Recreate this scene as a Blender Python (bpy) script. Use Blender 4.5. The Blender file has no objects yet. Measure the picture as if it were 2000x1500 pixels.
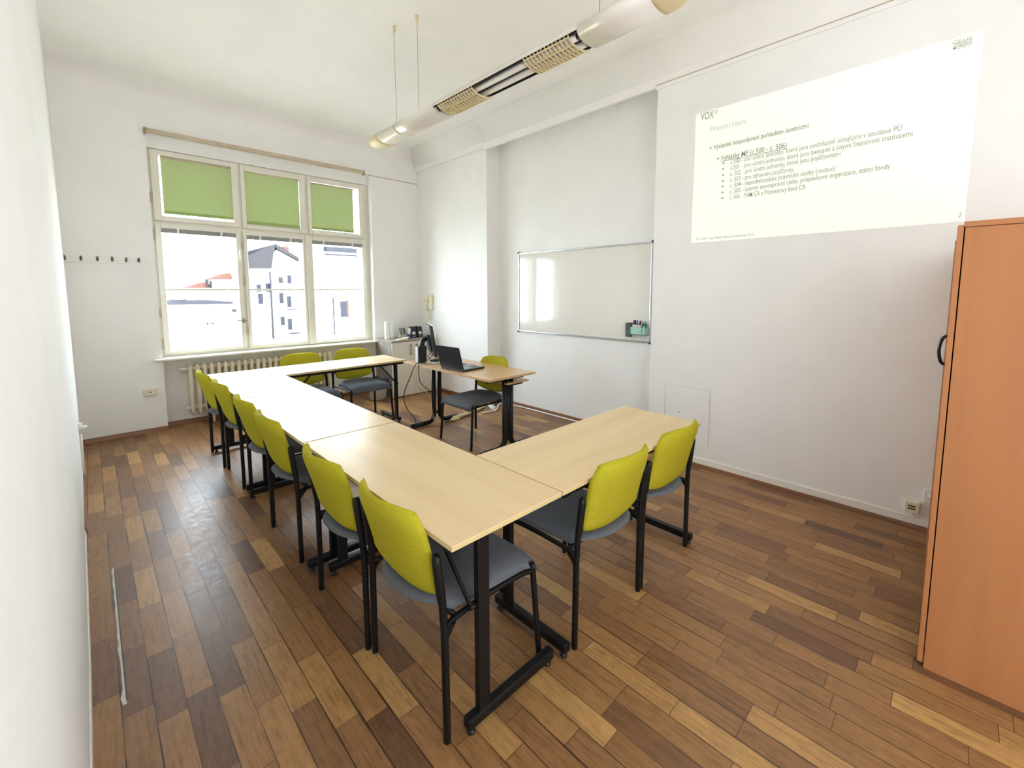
import bpy, bmesh, math, random
from mathutils import Vector, Matrix
random.seed(7)
S = bpy.context.scene
C = S.collection
PI = math.pi

# ------------------------------------------------------------------ colour / materials
def lin(r, g, b):
    f = lambda c: (c/255/12.92) if c/255 <= 0.04045 else ((c/255+0.055)/1.055)**2.4
    return (f(r), f(g), f(b), 1.0)

class N:
    """tiny node-tree helper"""
    def __init__(s, name):
        s.m = bpy.data.materials.new(name); s.m.use_nodes = True
        s.t = s.m.node_tree; s.b = s.t.nodes['Principled BSDF']; s.out = s.t.nodes['Material Output']
    def n(s, typ, **kw):
        nd = s.t.nodes.new(typ)
        for k, v in kw.items():
            setattr(nd, k, v)
        return nd
    def l(s, a, b): s.t.links.new(a, b)
    def math(s, op, a, b=None):
        nd = s.n('ShaderNodeMath', operation=op)
        for i, v in enumerate((a, b)):
            if v is None: continue
            if isinstance(v, (int, float)): nd.inputs[i].default_value = v
            else: s.l(v, nd.inputs[i])
        return nd.outputs[0]
    def ramp(s, fac, stops):
        nd = s.n('ShaderNodeValToRGB'); e = nd.color_ramp.elements
        while len(e) < len(stops): e.new(0.5)
        for i, (p, c) in enumerate(stops): e[i].position = p; e[i].color = c
        s.l(fac, nd.inputs[0]); return nd.outputs[0]
    def bump(s, h, strength=0.2, dist=0.002):
        nd = s.n('ShaderNodeBump'); nd.inputs['Strength'].default_value = strength
        nd.inputs['Distance'].default_value = dist
        s.l(h, nd.inputs['Height']); s.l(nd.outputs[0], s.b.inputs['Normal'])

def plain(name, col, rough=0.5, metal=0.0, spec=0.5, noise=0.0, scale=40, bump=0.0):
    k = N(name)
    k.b.inputs['Base Color'].default_value = col
    k.b.inputs['Roughness'].default_value = rough
    k.b.inputs['Metallic'].default_value = metal
    k.b.inputs['Specular IOR Level'].default_value = spec
    if noise or bump:
        tc = k.n('ShaderNodeTexCoord'); nz = k.n('ShaderNodeTexNoise')
        nz.inputs['Scale'].default_value = scale; nz.inputs['Detail'].default_value = 4
        k.l(tc.outputs['Object'], nz.inputs['Vector'])
        if noise:
            lo = tuple(c*(1-noise) for c in col[:3])+(1,); hi = tuple(min(1, c*(1+noise)) for c in col[:3])+(1,)
            k.l(k.ramp(nz.outputs['Fac'], [(0.3, lo), (0.7, hi)]), k.b.inputs['Base Color'])
        if bump: k.bump(nz.outputs['Fac'], bump, 0.003)
    return k.m

def plaster(name, col, rough=0.85):
    k = N(name)
    g = k.n('ShaderNodeNewGeometry')
    a = k.n('ShaderNodeTexNoise'); a.inputs['Scale'].default_value = 3.0; a.inputs['Detail'].default_value = 6
    b = k.n('ShaderNodeTexNoise'); b.inputs['Scale'].default_value = 55.0; b.inputs['Detail'].default_value = 3
    for t in (a, b): k.l(g.outputs['Position'], t.inputs['Vector'])
    lo = tuple(c*0.97 for c in col[:3])+(1,)
    k.l(k.ramp(a.outputs['Fac'], [(0.35, lo), (0.65, col)]), k.b.inputs['Base Color'])
    k.b.inputs['Roughness'].default_value = rough
    k.b.inputs['Specular IOR Level'].default_value = 0.25
    mix = k.math('ADD', k.math('MULTIPLY', a.outputs['Fac'], 3.0), b.outputs['Fac'])
    k.bump(mix, 0.12, 0.004)
    return k.m

def wood(name, light, dark, axis='Y', scale=1.0, rough=0.35, spec=0.5, contrast=1.0, coat=0.0):
    """grain stretched along the object's axis"""
    k = N(name)
    tc = k.n('ShaderNodeTexCoord'); mp = k.n('ShaderNodeMapping')
    st = {'X': (1.2, 22, 22), 'Y': (22, 1.2, 22), 'Z': (22, 22, 1.2)}[axis]
    mp.inputs['Scale'].default_value = tuple(v*scale for v in st)
    k.l(tc.outputs['Object'], mp.inputs['Vector'])
    a = k.n('ShaderNodeTexNoise'); a.inputs['Scale'].default_value = 1.0; a.inputs['Detail'].default_value = 8; a.inputs['Distortion'].default_value = 0.6
    b = k.n('ShaderNodeTexNoise'); b.inputs['Scale'].default_value = 0.25; b.inputs['Detail'].default_value = 3; b.inputs['Distortion'].default_value = 1.2
    for t in (a, b): k.l(mp.outputs[0], t.inputs['Vector'])
    f = k.math('ADD', k.math('MULTIPLY', a.outputs['Fac'], 0.55), k.math('MULTIPLY', b.outputs['Fac'], 0.45))
    w = 0.2/contrast
    k.l(k.ramp(f, [(0.5-w, dark), (0.5+w, light)]), k.b.inputs['Base Color'])
    k.b.inputs['Roughness'].default_value = rough
    k.b.inputs['Specular IOR Level'].default_value = spec
    k.b.inputs['Coat Weight'].default_value = coat
    k.b.inputs['Coat Roughness'].default_value = 0.15
    k.bump(a.outputs['Fac'], 0.05, 0.001)
    return k.m

def parquet():
    k = N('oak_strip_parquet')
    g = k.n('ShaderNodeNewGeometry'); sx = k.n('ShaderNodeSeparateXYZ'); k.l(g.outputs['Position'], sx.inputs[0])
    X = k.math('ADD', sx.outputs['X'], 10.016); Y = k.math('ADD', sx.outputs['Y'], 20.0)
    W, L = 0.0893, 0.392
    xr = k.math('DIVIDE', X, W); row = k.math('FLOOR', xr); fx = k.math('FRACT', xr)
    wn = k.n('ShaderNodeTexWhiteNoise', noise_dimensions='1D'); k.l(row, wn.inputs['W'])
    yr = k.math('ADD', k.math('DIVIDE', Y, L), k.math('MULTIPLY', wn.outputs['Value'], 7.3))
    col = k.math('FLOOR', yr); fy = k.math('FRACT', yr)
    cv = k.n('ShaderNodeCombineXYZ'); k.l(row, cv.inputs[0]); k.l(col, cv.inputs[1])
    pn = k.n('ShaderNodeTexWhiteNoise', noise_dimensions='2D'); k.l(cv.outputs[0], pn.inputs['Vector'])
    base = k.ramp(pn.outputs['Value'], [
        (0.00, lin(106, 75, 54)), (0.10, lin(122, 86, 58)), (0.28, lin(139, 100, 64)), (0.52, lin(149, 108, 68)),
        (0.80, lin(158, 116, 72)), (0.94, lin(170, 128, 78)), (1.00, lin(186, 145, 90))])
    # grain, shifted per plank
    off = k.n('ShaderNodeVectorMath', operation='SCALE'); off.inputs['Scale'].default_value = 31.0
    k.l(pn.outputs['Color'], off.inputs[0])
    ps = k.n('ShaderNodeVectorMath', operation='ADD'); k.l(g.outputs['Position'], ps.inputs[0]); k.l(off.outputs[0], ps.inputs[1])
    mp = k.n('ShaderNodeMapping'); mp.inputs['Scale'].default_value = (60, 4.5, 1); k.l(ps.outputs[0], mp.inputs['Vector'])
    gr = k.n('ShaderNodeTexNoise'); gr.inputs['Scale'].default_value = 1.6; gr.inputs['Detail'].default_value = 7; gr.inputs['Distortion'].default_value = 0.9
    k.l(mp.outputs[0], gr.inputs['Vector'])
    big = k.n('ShaderNodeTexNoise'); big.inputs['Scale'].default_value = 0.9; big.inputs['Detail'].default_value = 5
    k.l(g.outputs['Position'], big.inputs['Vector'])
    mot = k.n('ShaderNodeTexNoise'); mot.inputs['Scale'].default_value = 26; mot.inputs['Detail'].default_value = 5
    k.l(ps.outputs[0], mot.inputs['Vector'])
    gf = k.ramp(gr.outputs['Fac'], [(0.28, (0.60, 0.57, 0.55, 1)), (0.55, (1, 1, 1, 1)), (0.8, (1.08, 1.07, 1.05, 1))])
    m1 = k.n('ShaderNodeMix', data_type='RGBA', blend_type='MULTIPLY'); m1.inputs['Factor'].default_value = 0.9
    k.l(base, m1.inputs['A']); k.l(gf, m1.inputs['B'])
    mf = k.ramp(mot.outputs['Fac'], [(0.3, (0.84, 0.84, 0.86, 1)), (0.65, (1.04, 1.04, 1.03, 1))])
    m2 = k.n('ShaderNodeMix', data_type='RGBA', blend_type='MULTIPLY'); m2.inputs['Factor'].default_value = 0.8
    k.l(m1.outputs['Result'], m2.inputs['A']); k.l(mf, m2.inputs['B'])
    # gaps: long joints vary in width along the floor
    gv = k.n('ShaderNodeTexNoise'); gv.inputs['Scale'].default_value = 2.2; k.l(g.outputs['Position'], gv.inputs['Vector'])
    gw = k.math('MULTIPLY', k.math('POWER', gv.outputs['Fac'], 2.5), 0.12)
    ex = k.math('MINIMUM', fx, k.math('SUBTRACT', 1.0, fx)); ey = k.math('MINIMUM', fy, k.math('SUBTRACT', 1.0, fy))
    gx = k.math('LESS_THAN', ex, gw); gy = k.math('LESS_THAN', ey, 0.0036)
    gap = k.math('MAXIMUM', gx, k.math('MULTIPLY', gy, 0.8))
    m3 = k.n('ShaderNodeMix', data_type='RGBA'); k.l(k.math('MULTIPLY', gap, 0.85), m3.inputs['Factor'])
    k.l(m2.outputs['Result'], m3.inputs['A']); m3.inputs['B'].default_value = lin(38, 24, 15)
    k.l(m3.outputs['Result'], k.b.inputs['Base Color'])
    rr = k.math('ADD', k.math('MULTIPLY', mot.outputs['Fac'], 0.26), k.math('ADD', k.math('MULTIPLY', big.outputs['Fac'], 0.22), 0.14))
    k.l(rr, k.b.inputs['Roughness']); k.b.inputs['Specular IOR Level'].default_value = 0.45
    # each board lies a hair out of level
    hgt = k.math('ADD', k.math('MULTIPLY', k.math('SUBTRACT', 1.0, gap), 1.0), k.math('MULTIPLY', gr.outputs['Fac'], 0.25))
    hgt = k.math('ADD', hgt, k.math('MULTIPLY', k.math('MULTIPLY', pn.outputs['Value'], fx), 0.5))
    k.bump(hgt, 0.35, 0.0022)
    return k.m

def glassmat(name='window_glass'):
    k = N(name)
    tr = k.n('ShaderNodeBsdfTransparent'); tr.inputs[0].default_value = (0.97, 0.985, 0.98, 1)
    gl = k.n('ShaderNodeBsdfGlossy'); gl.inputs['Roughness'].default_value = 0.02
    lw = k.n('ShaderNodeLayerWeight'); lw.inputs['Blend'].default_value = 0.5
    fr = k.math('ADD', k.math('MULTIPLY', k.math('POWER', lw.outputs['Facing'], 5.0), 0.9), 0.04)
    mx = k.n('ShaderNodeMixShader')
    k.l(fr, mx.inputs[0]); k.l(tr.outputs[0], mx.inputs[1]); k.l(gl.outputs[0], mx.inputs[2])
    k.l(mx.outputs[0], k.out.inputs['Surface'])
    return k.m

def blindmat(name, col):
    k = N(name)
    tl = k.n('ShaderNodeBsdfTranslucent'); tl.inputs[0].default_value = tuple(c*0.9 for c in col[:3])+(1,)
    df = k.n('ShaderNodeBsdfDiffuse'); df.inputs[0].default_value = col
    mx = k.n('ShaderNodeMixShader'); mx.inputs[0].default_value = BLIND_T
    k.l(df.outputs[0], mx.inputs[1]); k.l(tl.outputs[0], mx.inputs[2]); k.l(mx.outputs[0], k.out.inputs['Surface'])
    return k.m

def lit(name, col, strength, base):
    k = N(name)
    k.b.inputs['Base Color'].default_value = base; k.b.inputs['Roughness'].default_value = 0.9
    k.b.inputs['Specular IOR Level'].default_value = 0.1
    k.b.inputs['Emission Color'].default_value = col; k.b.inputs['Emission Strength'].default_value = strength
    return k.m

BLIND_T = 0.2
M = {}
M['wall'] = plaster('wall_plaster', lin(241, 240, 238))
M['ceil'] = plaster('ceiling_plaster', lin(242, 240, 237))
M['floor'] = parquet()
M['white'] = plain('white_paint', lin(232, 229, 220), 0.35)
M['frame'] = plain('window_paint', lin(228, 224, 212), 0.35, noise=0.03, scale=8)
M['dirty'] = plain('aged_paint', lin(196, 182, 158), 0.6, noise=0.1, scale=14)
M['skirt'] = wood('skirting_wood', lin(150, 100, 62), lin(104, 64, 38), 'Y', 1, 0.4)
M['skirtx'] = wood('skirting_wood_cross', lin(150, 100, 62), lin(104, 64, 38), 'X', 1, 0.4)
M['maple'] = wood('maple_laminate', lin(228, 206, 166), lin(212, 186, 142), 'Y', 0.55, 0.30, 0.10, 0.9)
M['maple_edge'] = plain('maple_edge', lin(214, 190, 138), 0.45)
M['beech'] = wood('beech_desktop', lin(214, 176, 126), lin(196, 154, 104), 'Y', 0.7, 0.3, 0.5, 0.9)
M['chip'] = plain('desk_edge', lin(200, 170, 130), 0.6, noise=0.1, scale=60)
M['ward'] = wood('wardrobe_beech', lin(186, 126, 80), lin(163, 105, 63), 'Z', 0.5, 0.5, 0.35, 0.8)
M['black'] = plain('black_steel', lin(11, 11, 12), 0.45, 0.0, 0.35)
M['blackp'] = plain('black_plastic', lin(24, 25, 27), 0.4)
M['lime'] = plain('lime_fabric', lin(176, 168, 42), 0.95, 0, 0.15, noise=0.10, scale=160, bump=0.25)
M['grey'] = plain('grey_fabric', lin(100, 104, 110), 0.9, 0, 0.2, noise=0.06, scale=180, bump=0.2)
M['shell'] = plain('grey_shell', lin(126, 128, 130), 0.6)
M['board'] = plain('whiteboard_enamel', lin(228, 224, 215), 0.06, 0, 0.5)
M['alu'] = plain('aluminium', lin(205, 207, 208), 0.25, 0.85)
M['steel'] = plain('brushed_steel', lin(150, 140, 118), 0.35, 0.8)
M['slate'] = plain('slate_felt', lin(92, 98, 100), 0.8, noise=0.08, scale=60)
M['mint'] = plain('mint_plastic', lin(160, 208, 192), 0.4)
M['green'] = plain('green_card', lin(60, 128, 92), 0.6)
M['orange'] = plain('orange_cap', lin(222, 92, 48), 0.4)
M['blue'] = plain('blue_cap', lin(52, 122, 186), 0.4)
M['red'] = plain('dark_red_cap', lin(128, 22, 48), 0.4)
M['teal'] = plain('teal_plastic', lin(18, 92, 84), 0.4)
M['navy'] = plain('navy_label', lin(58, 76, 136), 0.5)
M['paper'] = plain('white_paper', lin(240, 240, 238), 0.8)
M['ivory'] = plain('ivory_plastic', lin(228, 222, 196), 0.4)
M['cream'] = plain('cream_cable', lin(222, 210, 168), 0.6)
M['rad'] = plain('radiator_enamel', lin(222, 212, 192), 0.4, noise=0.04, scale=9)
M['oakgrey'] = wood('grey_oak', lin(158, 148, 140), lin(118, 110, 106), 'Z', 0.7, 0.6, 0.3)
M['oakgreyx'] = wood('grey_oak_top', lin(160, 148, 134), lin(126, 114, 102), 'X', 0.7, 0.6, 0.3)
M['cabdoor'] = plain('cabinet_white', lin(222, 217, 204), 0.45)
M['blind'] = blindmat('green_roller_fabric', lin(186, 198, 152))
M['blindbar'] = plain('green_bar', lin(150, 172, 96), 0.6)
M['slat'] = plain('blind_slats', lin(150, 150, 146), 0.5)
M['glass'] = glassmat()
M['silver'] = plain('silver_plastic', lin(206, 210, 216), 0.3, 0.3)
M['darkblue'] = plain('laptop_lid', lin(32, 35, 46), 0.4, 0.2)
M['screen'] = plain('dark_screen', lin(12, 13, 16), 0.15)
M['housing'] = plain('lamp_enamel', lin(224, 219, 210), 0.22, 0, 0.5)
M['louvre'] = plain('aged_louvre', lin(216, 200, 158), 0.5)
M['tube'] = plain('fluorescent_tube', lin(232, 230, 222), 0.25)
M['mirror'] = plain('reflector', lin(60, 56, 48), 0.3, 0.6)
M['bag'] = plain('dark_liner', lin(44, 44, 48), 0.4)
M['bin'] = plain('pale_bin', lin(206, 204, 196), 0.5)
M['hook'] = plain('tarnished_hook', lin(104, 96, 84), 0.45, 0.6)
M['hole'] = plain('socket_hole', lin(88, 84, 60), 0.8)

# ------------------------------------------------------------------ mesh helpers
def bm_new(): return bmesh.new()

def box(bm, x0, x1, y0, y1, z0, z1, bev=0.0, mat=0, seg=2):
    r = bmesh.ops.create_cube(bm, size=1.0)
    vs = r['verts']
    for v in vs:
        v.co = Vector(((x0+x1)/2+v.co.x*(x1-x0), (y0+y1)/2+v.co.y*(y1-y0), (z0+z1)/2+v.co.z*(z1-z0)))
    fs = set(f for v in vs for f in v.link_faces)
    for f in fs: f.material_index = mat
    if bev > 0:
        es = list(set(e for v in vs for e in v.link_edges))
        bmesh.ops.bevel(bm, geom=es, offset=bev, segments=seg, profile=0.5, affect='EDGES', material=-1)
    return vs

def obox(bm, p0, p1, w, h, up=(0, 0, 1), bev=0.0, mat=0):
    """bar of section w x h from p0 to p1"""
    p0, p1 = Vector(p0), Vector(p1); d = (p1-p0); L = d.length; d.normalize()
    u = Vector(up); s = d.cross(u).normalized(); u = s.cross(d).normalized()
    tmp = bmesh.new(); box(tmp, -w/2, w/2, 0, L, -h/2, h/2, bev, mat)
    mt = Matrix((s, d, u)).transposed().to_4x4(); mt.translation = p0
    tmp.transform(mt); me = bpy.data.meshes.new('tmp'); tmp.to_mesh(me); tmp.free(); bm.from_mesh(me); bpy.data.meshes.remove(me)

def smooth_path(pts, n=6):
    """Catmull-Rom through pts"""
    P = [Vector(p) for p in pts]; Q = [P[0]*2-P[1]]+P+[P[-1]*2-P[-2]]; out = []
    for i in range(1, len(Q)-2):
        for j in range(n):
            t = j/n; a, b, c, d = Q[i-1], Q[i], Q[i+1], Q[i+2]
            out.append(0.5*((2*b)+(c-a)*t+(2*a-5*b+4*c-d)*t*t+(3*b-a-3*c+d)*t**3))
    out.append(P[-1]); return out

def tube(bm, pts, r, seg=10, mat=0, cap=True, sx=1.0):
    """round tube along pts; r number or list; sx flattens one way"""
    P = [Vector(p) for p in pts]; n = len(P)
    R = r if isinstance(r, (list, tuple)) else [r]*n
    rings = []; ref = None
    for i in range(n):
        d = (P[min(i+1, n-1)]-P[max(i-1, 0)]).normalized()
        if ref is None:
            ref = Vector((1, 0, 0)) if abs(d.x) < 0.9 else Vector((0, 1, 0))
        a = (ref-d*ref.dot(d)).normalized(); b = d.cross(a).normalized(); ref = a
        rings.append([bm.verts.new(P[i]+(a*math.cos(2*PI*j/seg)*sx+b*math.sin(2*PI*j/seg))*R[i]) for j in range(seg)])
    for i in range(n-1):
        for j in range(seg):
            f = bm.faces.new((rings[i][j], rings[i][(j+1) % seg], rings[i+1][(j+1) % seg], rings[i+1][j])); f.smooth = True; f.material_index = mat
    if cap:
        f = bm.faces.new(rings[0][::-1]); f.material_index = mat
        f = bm.faces.new(rings[-1]); f.material_index = mat

def lathe(bm, prof, cx=0, cy=0, seg=20, mat=0, sy=1.0):
    """prof: list of (r,z)"""
    rings = []
    for r, z in prof:
        if r < 1e-6: rings.append([bm.verts.new((cx, cy, z))])
        else: rings.append([bm.verts.new((cx+r*math.cos(2*PI*j/seg), cy+sy*r*math.sin(2*PI*j/seg), z)) for j in range(seg)])
    for a, b in zip(rings, rings[1:]):
        for j in range(seg):
            q = [a[j % len(a)], a[(j+1) % len(a)], b[(j+1) % len(b)], b[j % len(b)]]
            q2 = []
            for v in q:
                if v not in q2: q2.append(v)
            if len(q2) >= 3:
                f = bm.faces.new(q2); f.smooth = True; f.material_index = mat

def prism(bm, poly, z0, z1, mat=0, axis='Z'):
    """extrude a 2-d polygon; axis names the extrusion direction"""
    def P(a, b, c): return {'Z': (a, b, c), 'Y': (a, c, b), 'X': (c, a, b)}[axis]
    A = [bm.verts.new(P(a, b, z0)) for a, b in poly]; B = [bm.verts.new(P(a, b, z1)) for a, b in poly]
    n = len(poly)
    for i in range(n):
        f = bm.faces.new((A[i], A[(i+1) % n], B[(i+1) % n], B[i])); f.material_index = mat
    f = bm.faces.new(A[::-1]); f.material_index = mat
    f = bm.faces.new(B); f.material_index = mat

def pillow(bm, fn, nu, nv, mat=0):
    """closed pad: fn(u,v,side) -> point, u,v in [-1,1]; the two sheets share the rim"""
    top = {}; bot = {}
    for i in range(nu+1):
        for j in range(nv+1):
            u, v = -1+2*i/nu, -1+2*j/nv
            top[i, j] = bm.verts.new(fn(u, v, 1))
            rim = i in (0, nu) or j in (0, nv)
            bot[i, j] = top[i, j] if rim else bm.verts.new(fn(u, v, -1))
    for i in range(nu):
        for j in range(nv):
            for S_, o in ((top, 1), (bot, -1)):
                q = [S_[i, j], S_[i+1, j], S_[i+1, j+1], S_[i, j+1]]
                f = bm.faces.new(q if o > 0 else q[::-1]); f.smooth = True; f.material_index = mat

def obj(name, bm, mats, parent=None, loc=None, rot=None, fixn=True):
    if fixn: bmesh.ops.recalc_face_normals(bm, faces=bm.faces)
    me = bpy.data.meshes.new(name); bm.to_mesh(me); bm.free()
    for m in (mats if isinstance(mats, (list, tuple)) else [mats]): me.materials.append(m)
    o = bpy.data.objects.new(name, me); C.objects.link(o)
    if parent: o.parent = parent
    if loc: o.location = loc
    if rot: o.rotation_euler = rot
    return o

def tag(o, label, cat, group=None, kind=None):
    o['label'] = label; o['category'] = cat
    if group: o['group'] = group
    if kind: o['kind'] = kind
    return o

def thing(name, label, cat, loc=(0, 0, 0), rz=0.0, group=None):
    o = bpy.data.objects.new(name, None); C.objects.link(o); o.empty_display_size = 0.1
    o.location = loc; o.rotation_euler = (0, 0, rz)
    return tag(o, label, cat, group)

def struct(name, bm, mats, label=None):
    o = obj(name, bm, mats); o['kind'] = 'structure'
    if label: o['label'] = label; o['category'] = name.split('_')[0]
    return o

def dup(root, loc, rz, label, group=None):
    r = root.copy(); C.objects.link(r); r.location = loc; r.rotation_euler = (0, 0, rz); r['label'] = label
    if group: r['group'] = group
    for ch in list(root.children):
        c = ch.copy(); C.objects.link(c); c.parent = r
        for g in list(ch.children):
            d = g.copy(); C.objects.link(d); d.parent = c
    return r

def bx(name, dims, mat, parent=None, bev=0.0):
    b = bm_new(); box(b, *dims, bev=bev); return obj(name, b, mat, parent)

# ------------------------------------------------------------------ camera (solved from the photograph)
cam = bpy.data.cameras.new('camera'); co = bpy.data.objects.new('camera', cam); C.objects.link(co)
yaw, pit, rol, H = 0.7683, -0.0971, -0.0019, 1.5369
F_ = Vector((math.sin(yaw)*math.cos(pit), math.cos(yaw)*math.cos(pit), math.sin(pit)))
Rt = Vector((math.cos(yaw), -math.sin(yaw), 0)); Up = Rt.cross(F_)
R2 = Rt*math.cos(rol)+Up*math.sin(rol); U2 = Up*math.cos(rol)-Rt*math.sin(rol)
mw = Matrix((R2, U2, -F_)).transposed().to_4x4(); mw.translation = (0, 0, H)
co.matrix_world = mw
cam.sensor_fit = 'HORIZONTAL'; cam.sensor_width = 36.0; cam.lens = 854.76/2000*36
cam.shift_y = (651.07-750)/2000; cam.clip_start = 0.02; cam.clip_end = 200
S.camera = co

# ------------------------------------------------------------------ room shell
XR, XP, XN = 3.78, 3.83, 4.054       # right wall, pier, niche back
YF, YREC, YW = 6.107, 6.265, 6.2056  # far wall face, recess back, window sash face
YB = -3.0                            # wall behind the camera
ZC = 3.66
ZL = 3.335                           # niche lintel

b = bm_new(); box(b, -0.6, 4.3, YB-0.1, 6.6, -0.12, 0.0); struct('floor', b, M['floor'])

# ceiling with plaster coves
b = bm_new(); box(b, -0.6, 4.3, YB-0.1, 6.6, ZC, ZC+0.12)
def cove_right(x, zb, y0, y1, r, fascia=0.0, back=0.03):
    poly = [(x+back, ZC+0.02), (x+back, zb), (x, zb)]
    if fascia: poly.append((x, zb+fascia))
    h = ZC-(zb+fascia); n = 10
    for i in range(1, n+1):
        t = i/n*PI/2; poly.append((x-r*(1-math.cos(t)), zb+fascia+h*math.sin(t)))
    poly.append((x-r, ZC+0.02))
    A = [b.verts.new((p[0], y0, p[1])) for p in poly]; B_ = [b.verts.new((p[0], y1, p[1])) for p in poly]
    for i in range(len(poly)):
        f = b.faces.new((A[i], A[(i+1) % len(poly)], B_[(i+1) % len(poly)], B_[i])); f.smooth = 3 <= i < len(poly)-2
    b.faces.new(A[::-1]); b.faces.new(B_)
cove_right(XR-0.004, ZL, YB, 4.4356, 0.17, 0.08)
cove_right(XR-0.004, ZL+0.03, 4.4356, YF+0.1, 0.17, 0.06, 0.07)
# cove along the window wall
n = 8; prof = [(YF+0.05, ZC+0.02), (YF+0.05, ZC-0.16)]+[(YF-0.18*(1-math.cos(i/n*PI/2)), ZC-0.16+0.16*math.sin(i/n*PI/2)) for i in range(n+1)]+[(YF-0.18, ZC+0.02)]
prism(b, prof, -0.4, XP+0.2, 0, 'X')
struct('ceiling', b, M['ceil'])

# right wall: plan polygon with pier, niche and main wall
b = bm_new()
plan = [(XR, YB), (XR, 2.034), (XN, 2.034), (XN, 4.4356), (XP, 4.4356), (XP, 6.5), (4.3, 6.5), (4.3, YB)]
prism(b, plan, -0.05, ZC+0.05)
box(b, XR+0.002, XN+0.01, 2.03, 4.44, 3.49, ZC)          # lintel over the niche
box(b, XN-0.055, XN, 2.63, 2.96, ZL+0.05, 3.49)          # small boxed-in step under it
struct('wall_right', b, M['wall'])

# window wall, with opening and radiator recess
b = bm_new(); XL, XRW = 0.55, 3.055
box(b, -0.6, XL, YF, 6.55, -0.05, ZC+0.02)
box(b, XRW, 4.2, YF, 6.55, -0.05, ZC+0.02)
box(b, XL-0.001, XRW+0.001, YF+0.002, 6.55, 3.21, ZC+0.02)
box(b, XL-0.001, XRW+0.001, YREC, 6.55, -0.05, 0.775)
struct('wall_far', b, M['wall'])

# left wall: follows its slightly bowed plan
LW = [(-0.075, YB-0.1), (-0.089, -0.6), (-0.093, 0.6), (-0.096, 1.6), (-0.0985, 2.41), (-0.1065, 3.07), (-0.119, 4.19), (-0.139, 6.14)]
b = bm_new(); prism(b, LW+[(-0.5, 6.14), (-0.5, YB-0.1)], -0.05, ZC+0.05); struct('wall_left', b, M['wall'])

# wall behind the camera with a plain door
b = bm_new(); box(b, -0.5, 4.3, YB-0.12, YB, -0.05, ZC+0.05); struct('wall_back', b, M['wall'])
d = bpy.data.objects.new('door_1', None); C.objects.link(d); d.location = (3.5, YB, 0); d['kind'] = 'structure'
bx('door_leaf', (-0.22, 0.22, 0.0, 0.045, 0.01, 2.02), M['white'], d, 0.004)
b = bm_new()
box(b, -0.28, -0.225, 0, 0.06, 0, 2.10, 0.004); box(b, 0.225, 0.28, 0, 0.06, 0, 2.10, 0.004); box(b, -0.28, 0.28, 0, 0.06, 2.03, 2.10, 0.004)
obj('door_frame', b, M['white'], d)

# skirtings
def skirt(name, pts, h, t, mat):
    """pts: plan polyline; body on the right-hand side towards the room"""
    b = bm_new()
    for (x0, y0), (x1, y1) in zip(pts, pts[1:]):
        L = math.hypot(x1-x0, y1-y0); nx, ny = -(y1-y0)/L*t, (x1-x0)/L*t
        lo = [(x0, y0), (x1, y1), (x1+nx, y1+ny), (x0+nx, y0+ny)]
        A = [b.verts.new((p[0], p[1], 0)) for p in lo]
        B_ = [b.verts.new((p[0]-(nx*0.45 if i > 1 else 0), p[1]-(ny*0.45 if i > 1 else 0), h)) for i, p in enumerate(lo)]
        for i in range(4): b.faces.new((A[i], A[(i+1) % 4], B_[(i+1) % 4], B_[i]))
        b.faces.new(A[::-1]); b.faces.new(B_)
    o = obj(name, b, mat); o['kind'] = 'structure'; return o
skirt('baseboard_right', [(XR, 0.045), (XR, 2.034)], 0.066, 0.016, M['white'])
skirt('trim_1', [(XR-0.014, 0.045), (XR-0.014, 2.034)], 0.02, 0.018, M['skirt'])
skirt('baseboard_niche', [(XN, 2.034), (XN, 4.43)], 0.045, 0.02, M['skirt'])
skirt('baseboard_pier', [(XP, 4.4356), (XP, 5.60)], 0.045, 0.02, M['skirt'])
skirt('baseboard_niche_end', [(XN-0.02, 4.4356), (XP, 4.4356)], 0.045, 0.02, M['skirtx'])
skirt('baseboard_far', [(XL, YF), (-0.137, YF)], 0.045, 0.022, M['skirtx'])
skirt('baseboard_recess', [(XRW, YREC), (XL, YREC)], 0.045, 0.022, M['skirtx'])
skirt('baseboard_left', [(-0.137, 6.085), (-0.119, 4.19), (-0.1145, 3.8)], 0.045, 0.014, M['skirt'])
skirt('trim_2', [(-0.1145, 3.8), (-0.1065, 3.07), (-0.0985, 2.41), (-0.096, 1.6), (-0.093, 0.6), (-0.09, -0.4)], 0.022, 0.006, M['white'])

# picture rail high on the right wall, plaster line right of the window
b = bm_new(); box(b, XR-0.009, XR, YB, 2.05, ZL-0.020, ZL+0.014, 0.002); struct('trim_3', b, M['wall'])
b = bm_new(); box(b, XR-0.012, XR, YB, 2.055, ZL+0.0145, ZL+0.0205); struct('trim_5', b, M['dirty'])
bx('trim_4', (3.03, XP, YF-0.008, YF+0.001, 3.193, 3.204), M['dirty'])['kind'] = 'structure'
# curtain strip above the window: a wooden lath whose underside shows
t = thing('curtain_rail', 'long tan curtain rail strip fixed across the wall above the window', 'curtain rail', (1.745, YF, 3.205))
bx('rail', (-1.19, 1.19, -0.055, 0.0, -0.012, 0.03), M['dirty'], t, 0.003)
for x in (-1.2, 1.195): bx('end_cap', (x-0.008, x+0.008, -0.06, 0.0, -0.028, 0.034), M['steel'], t, 0.003)

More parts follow.
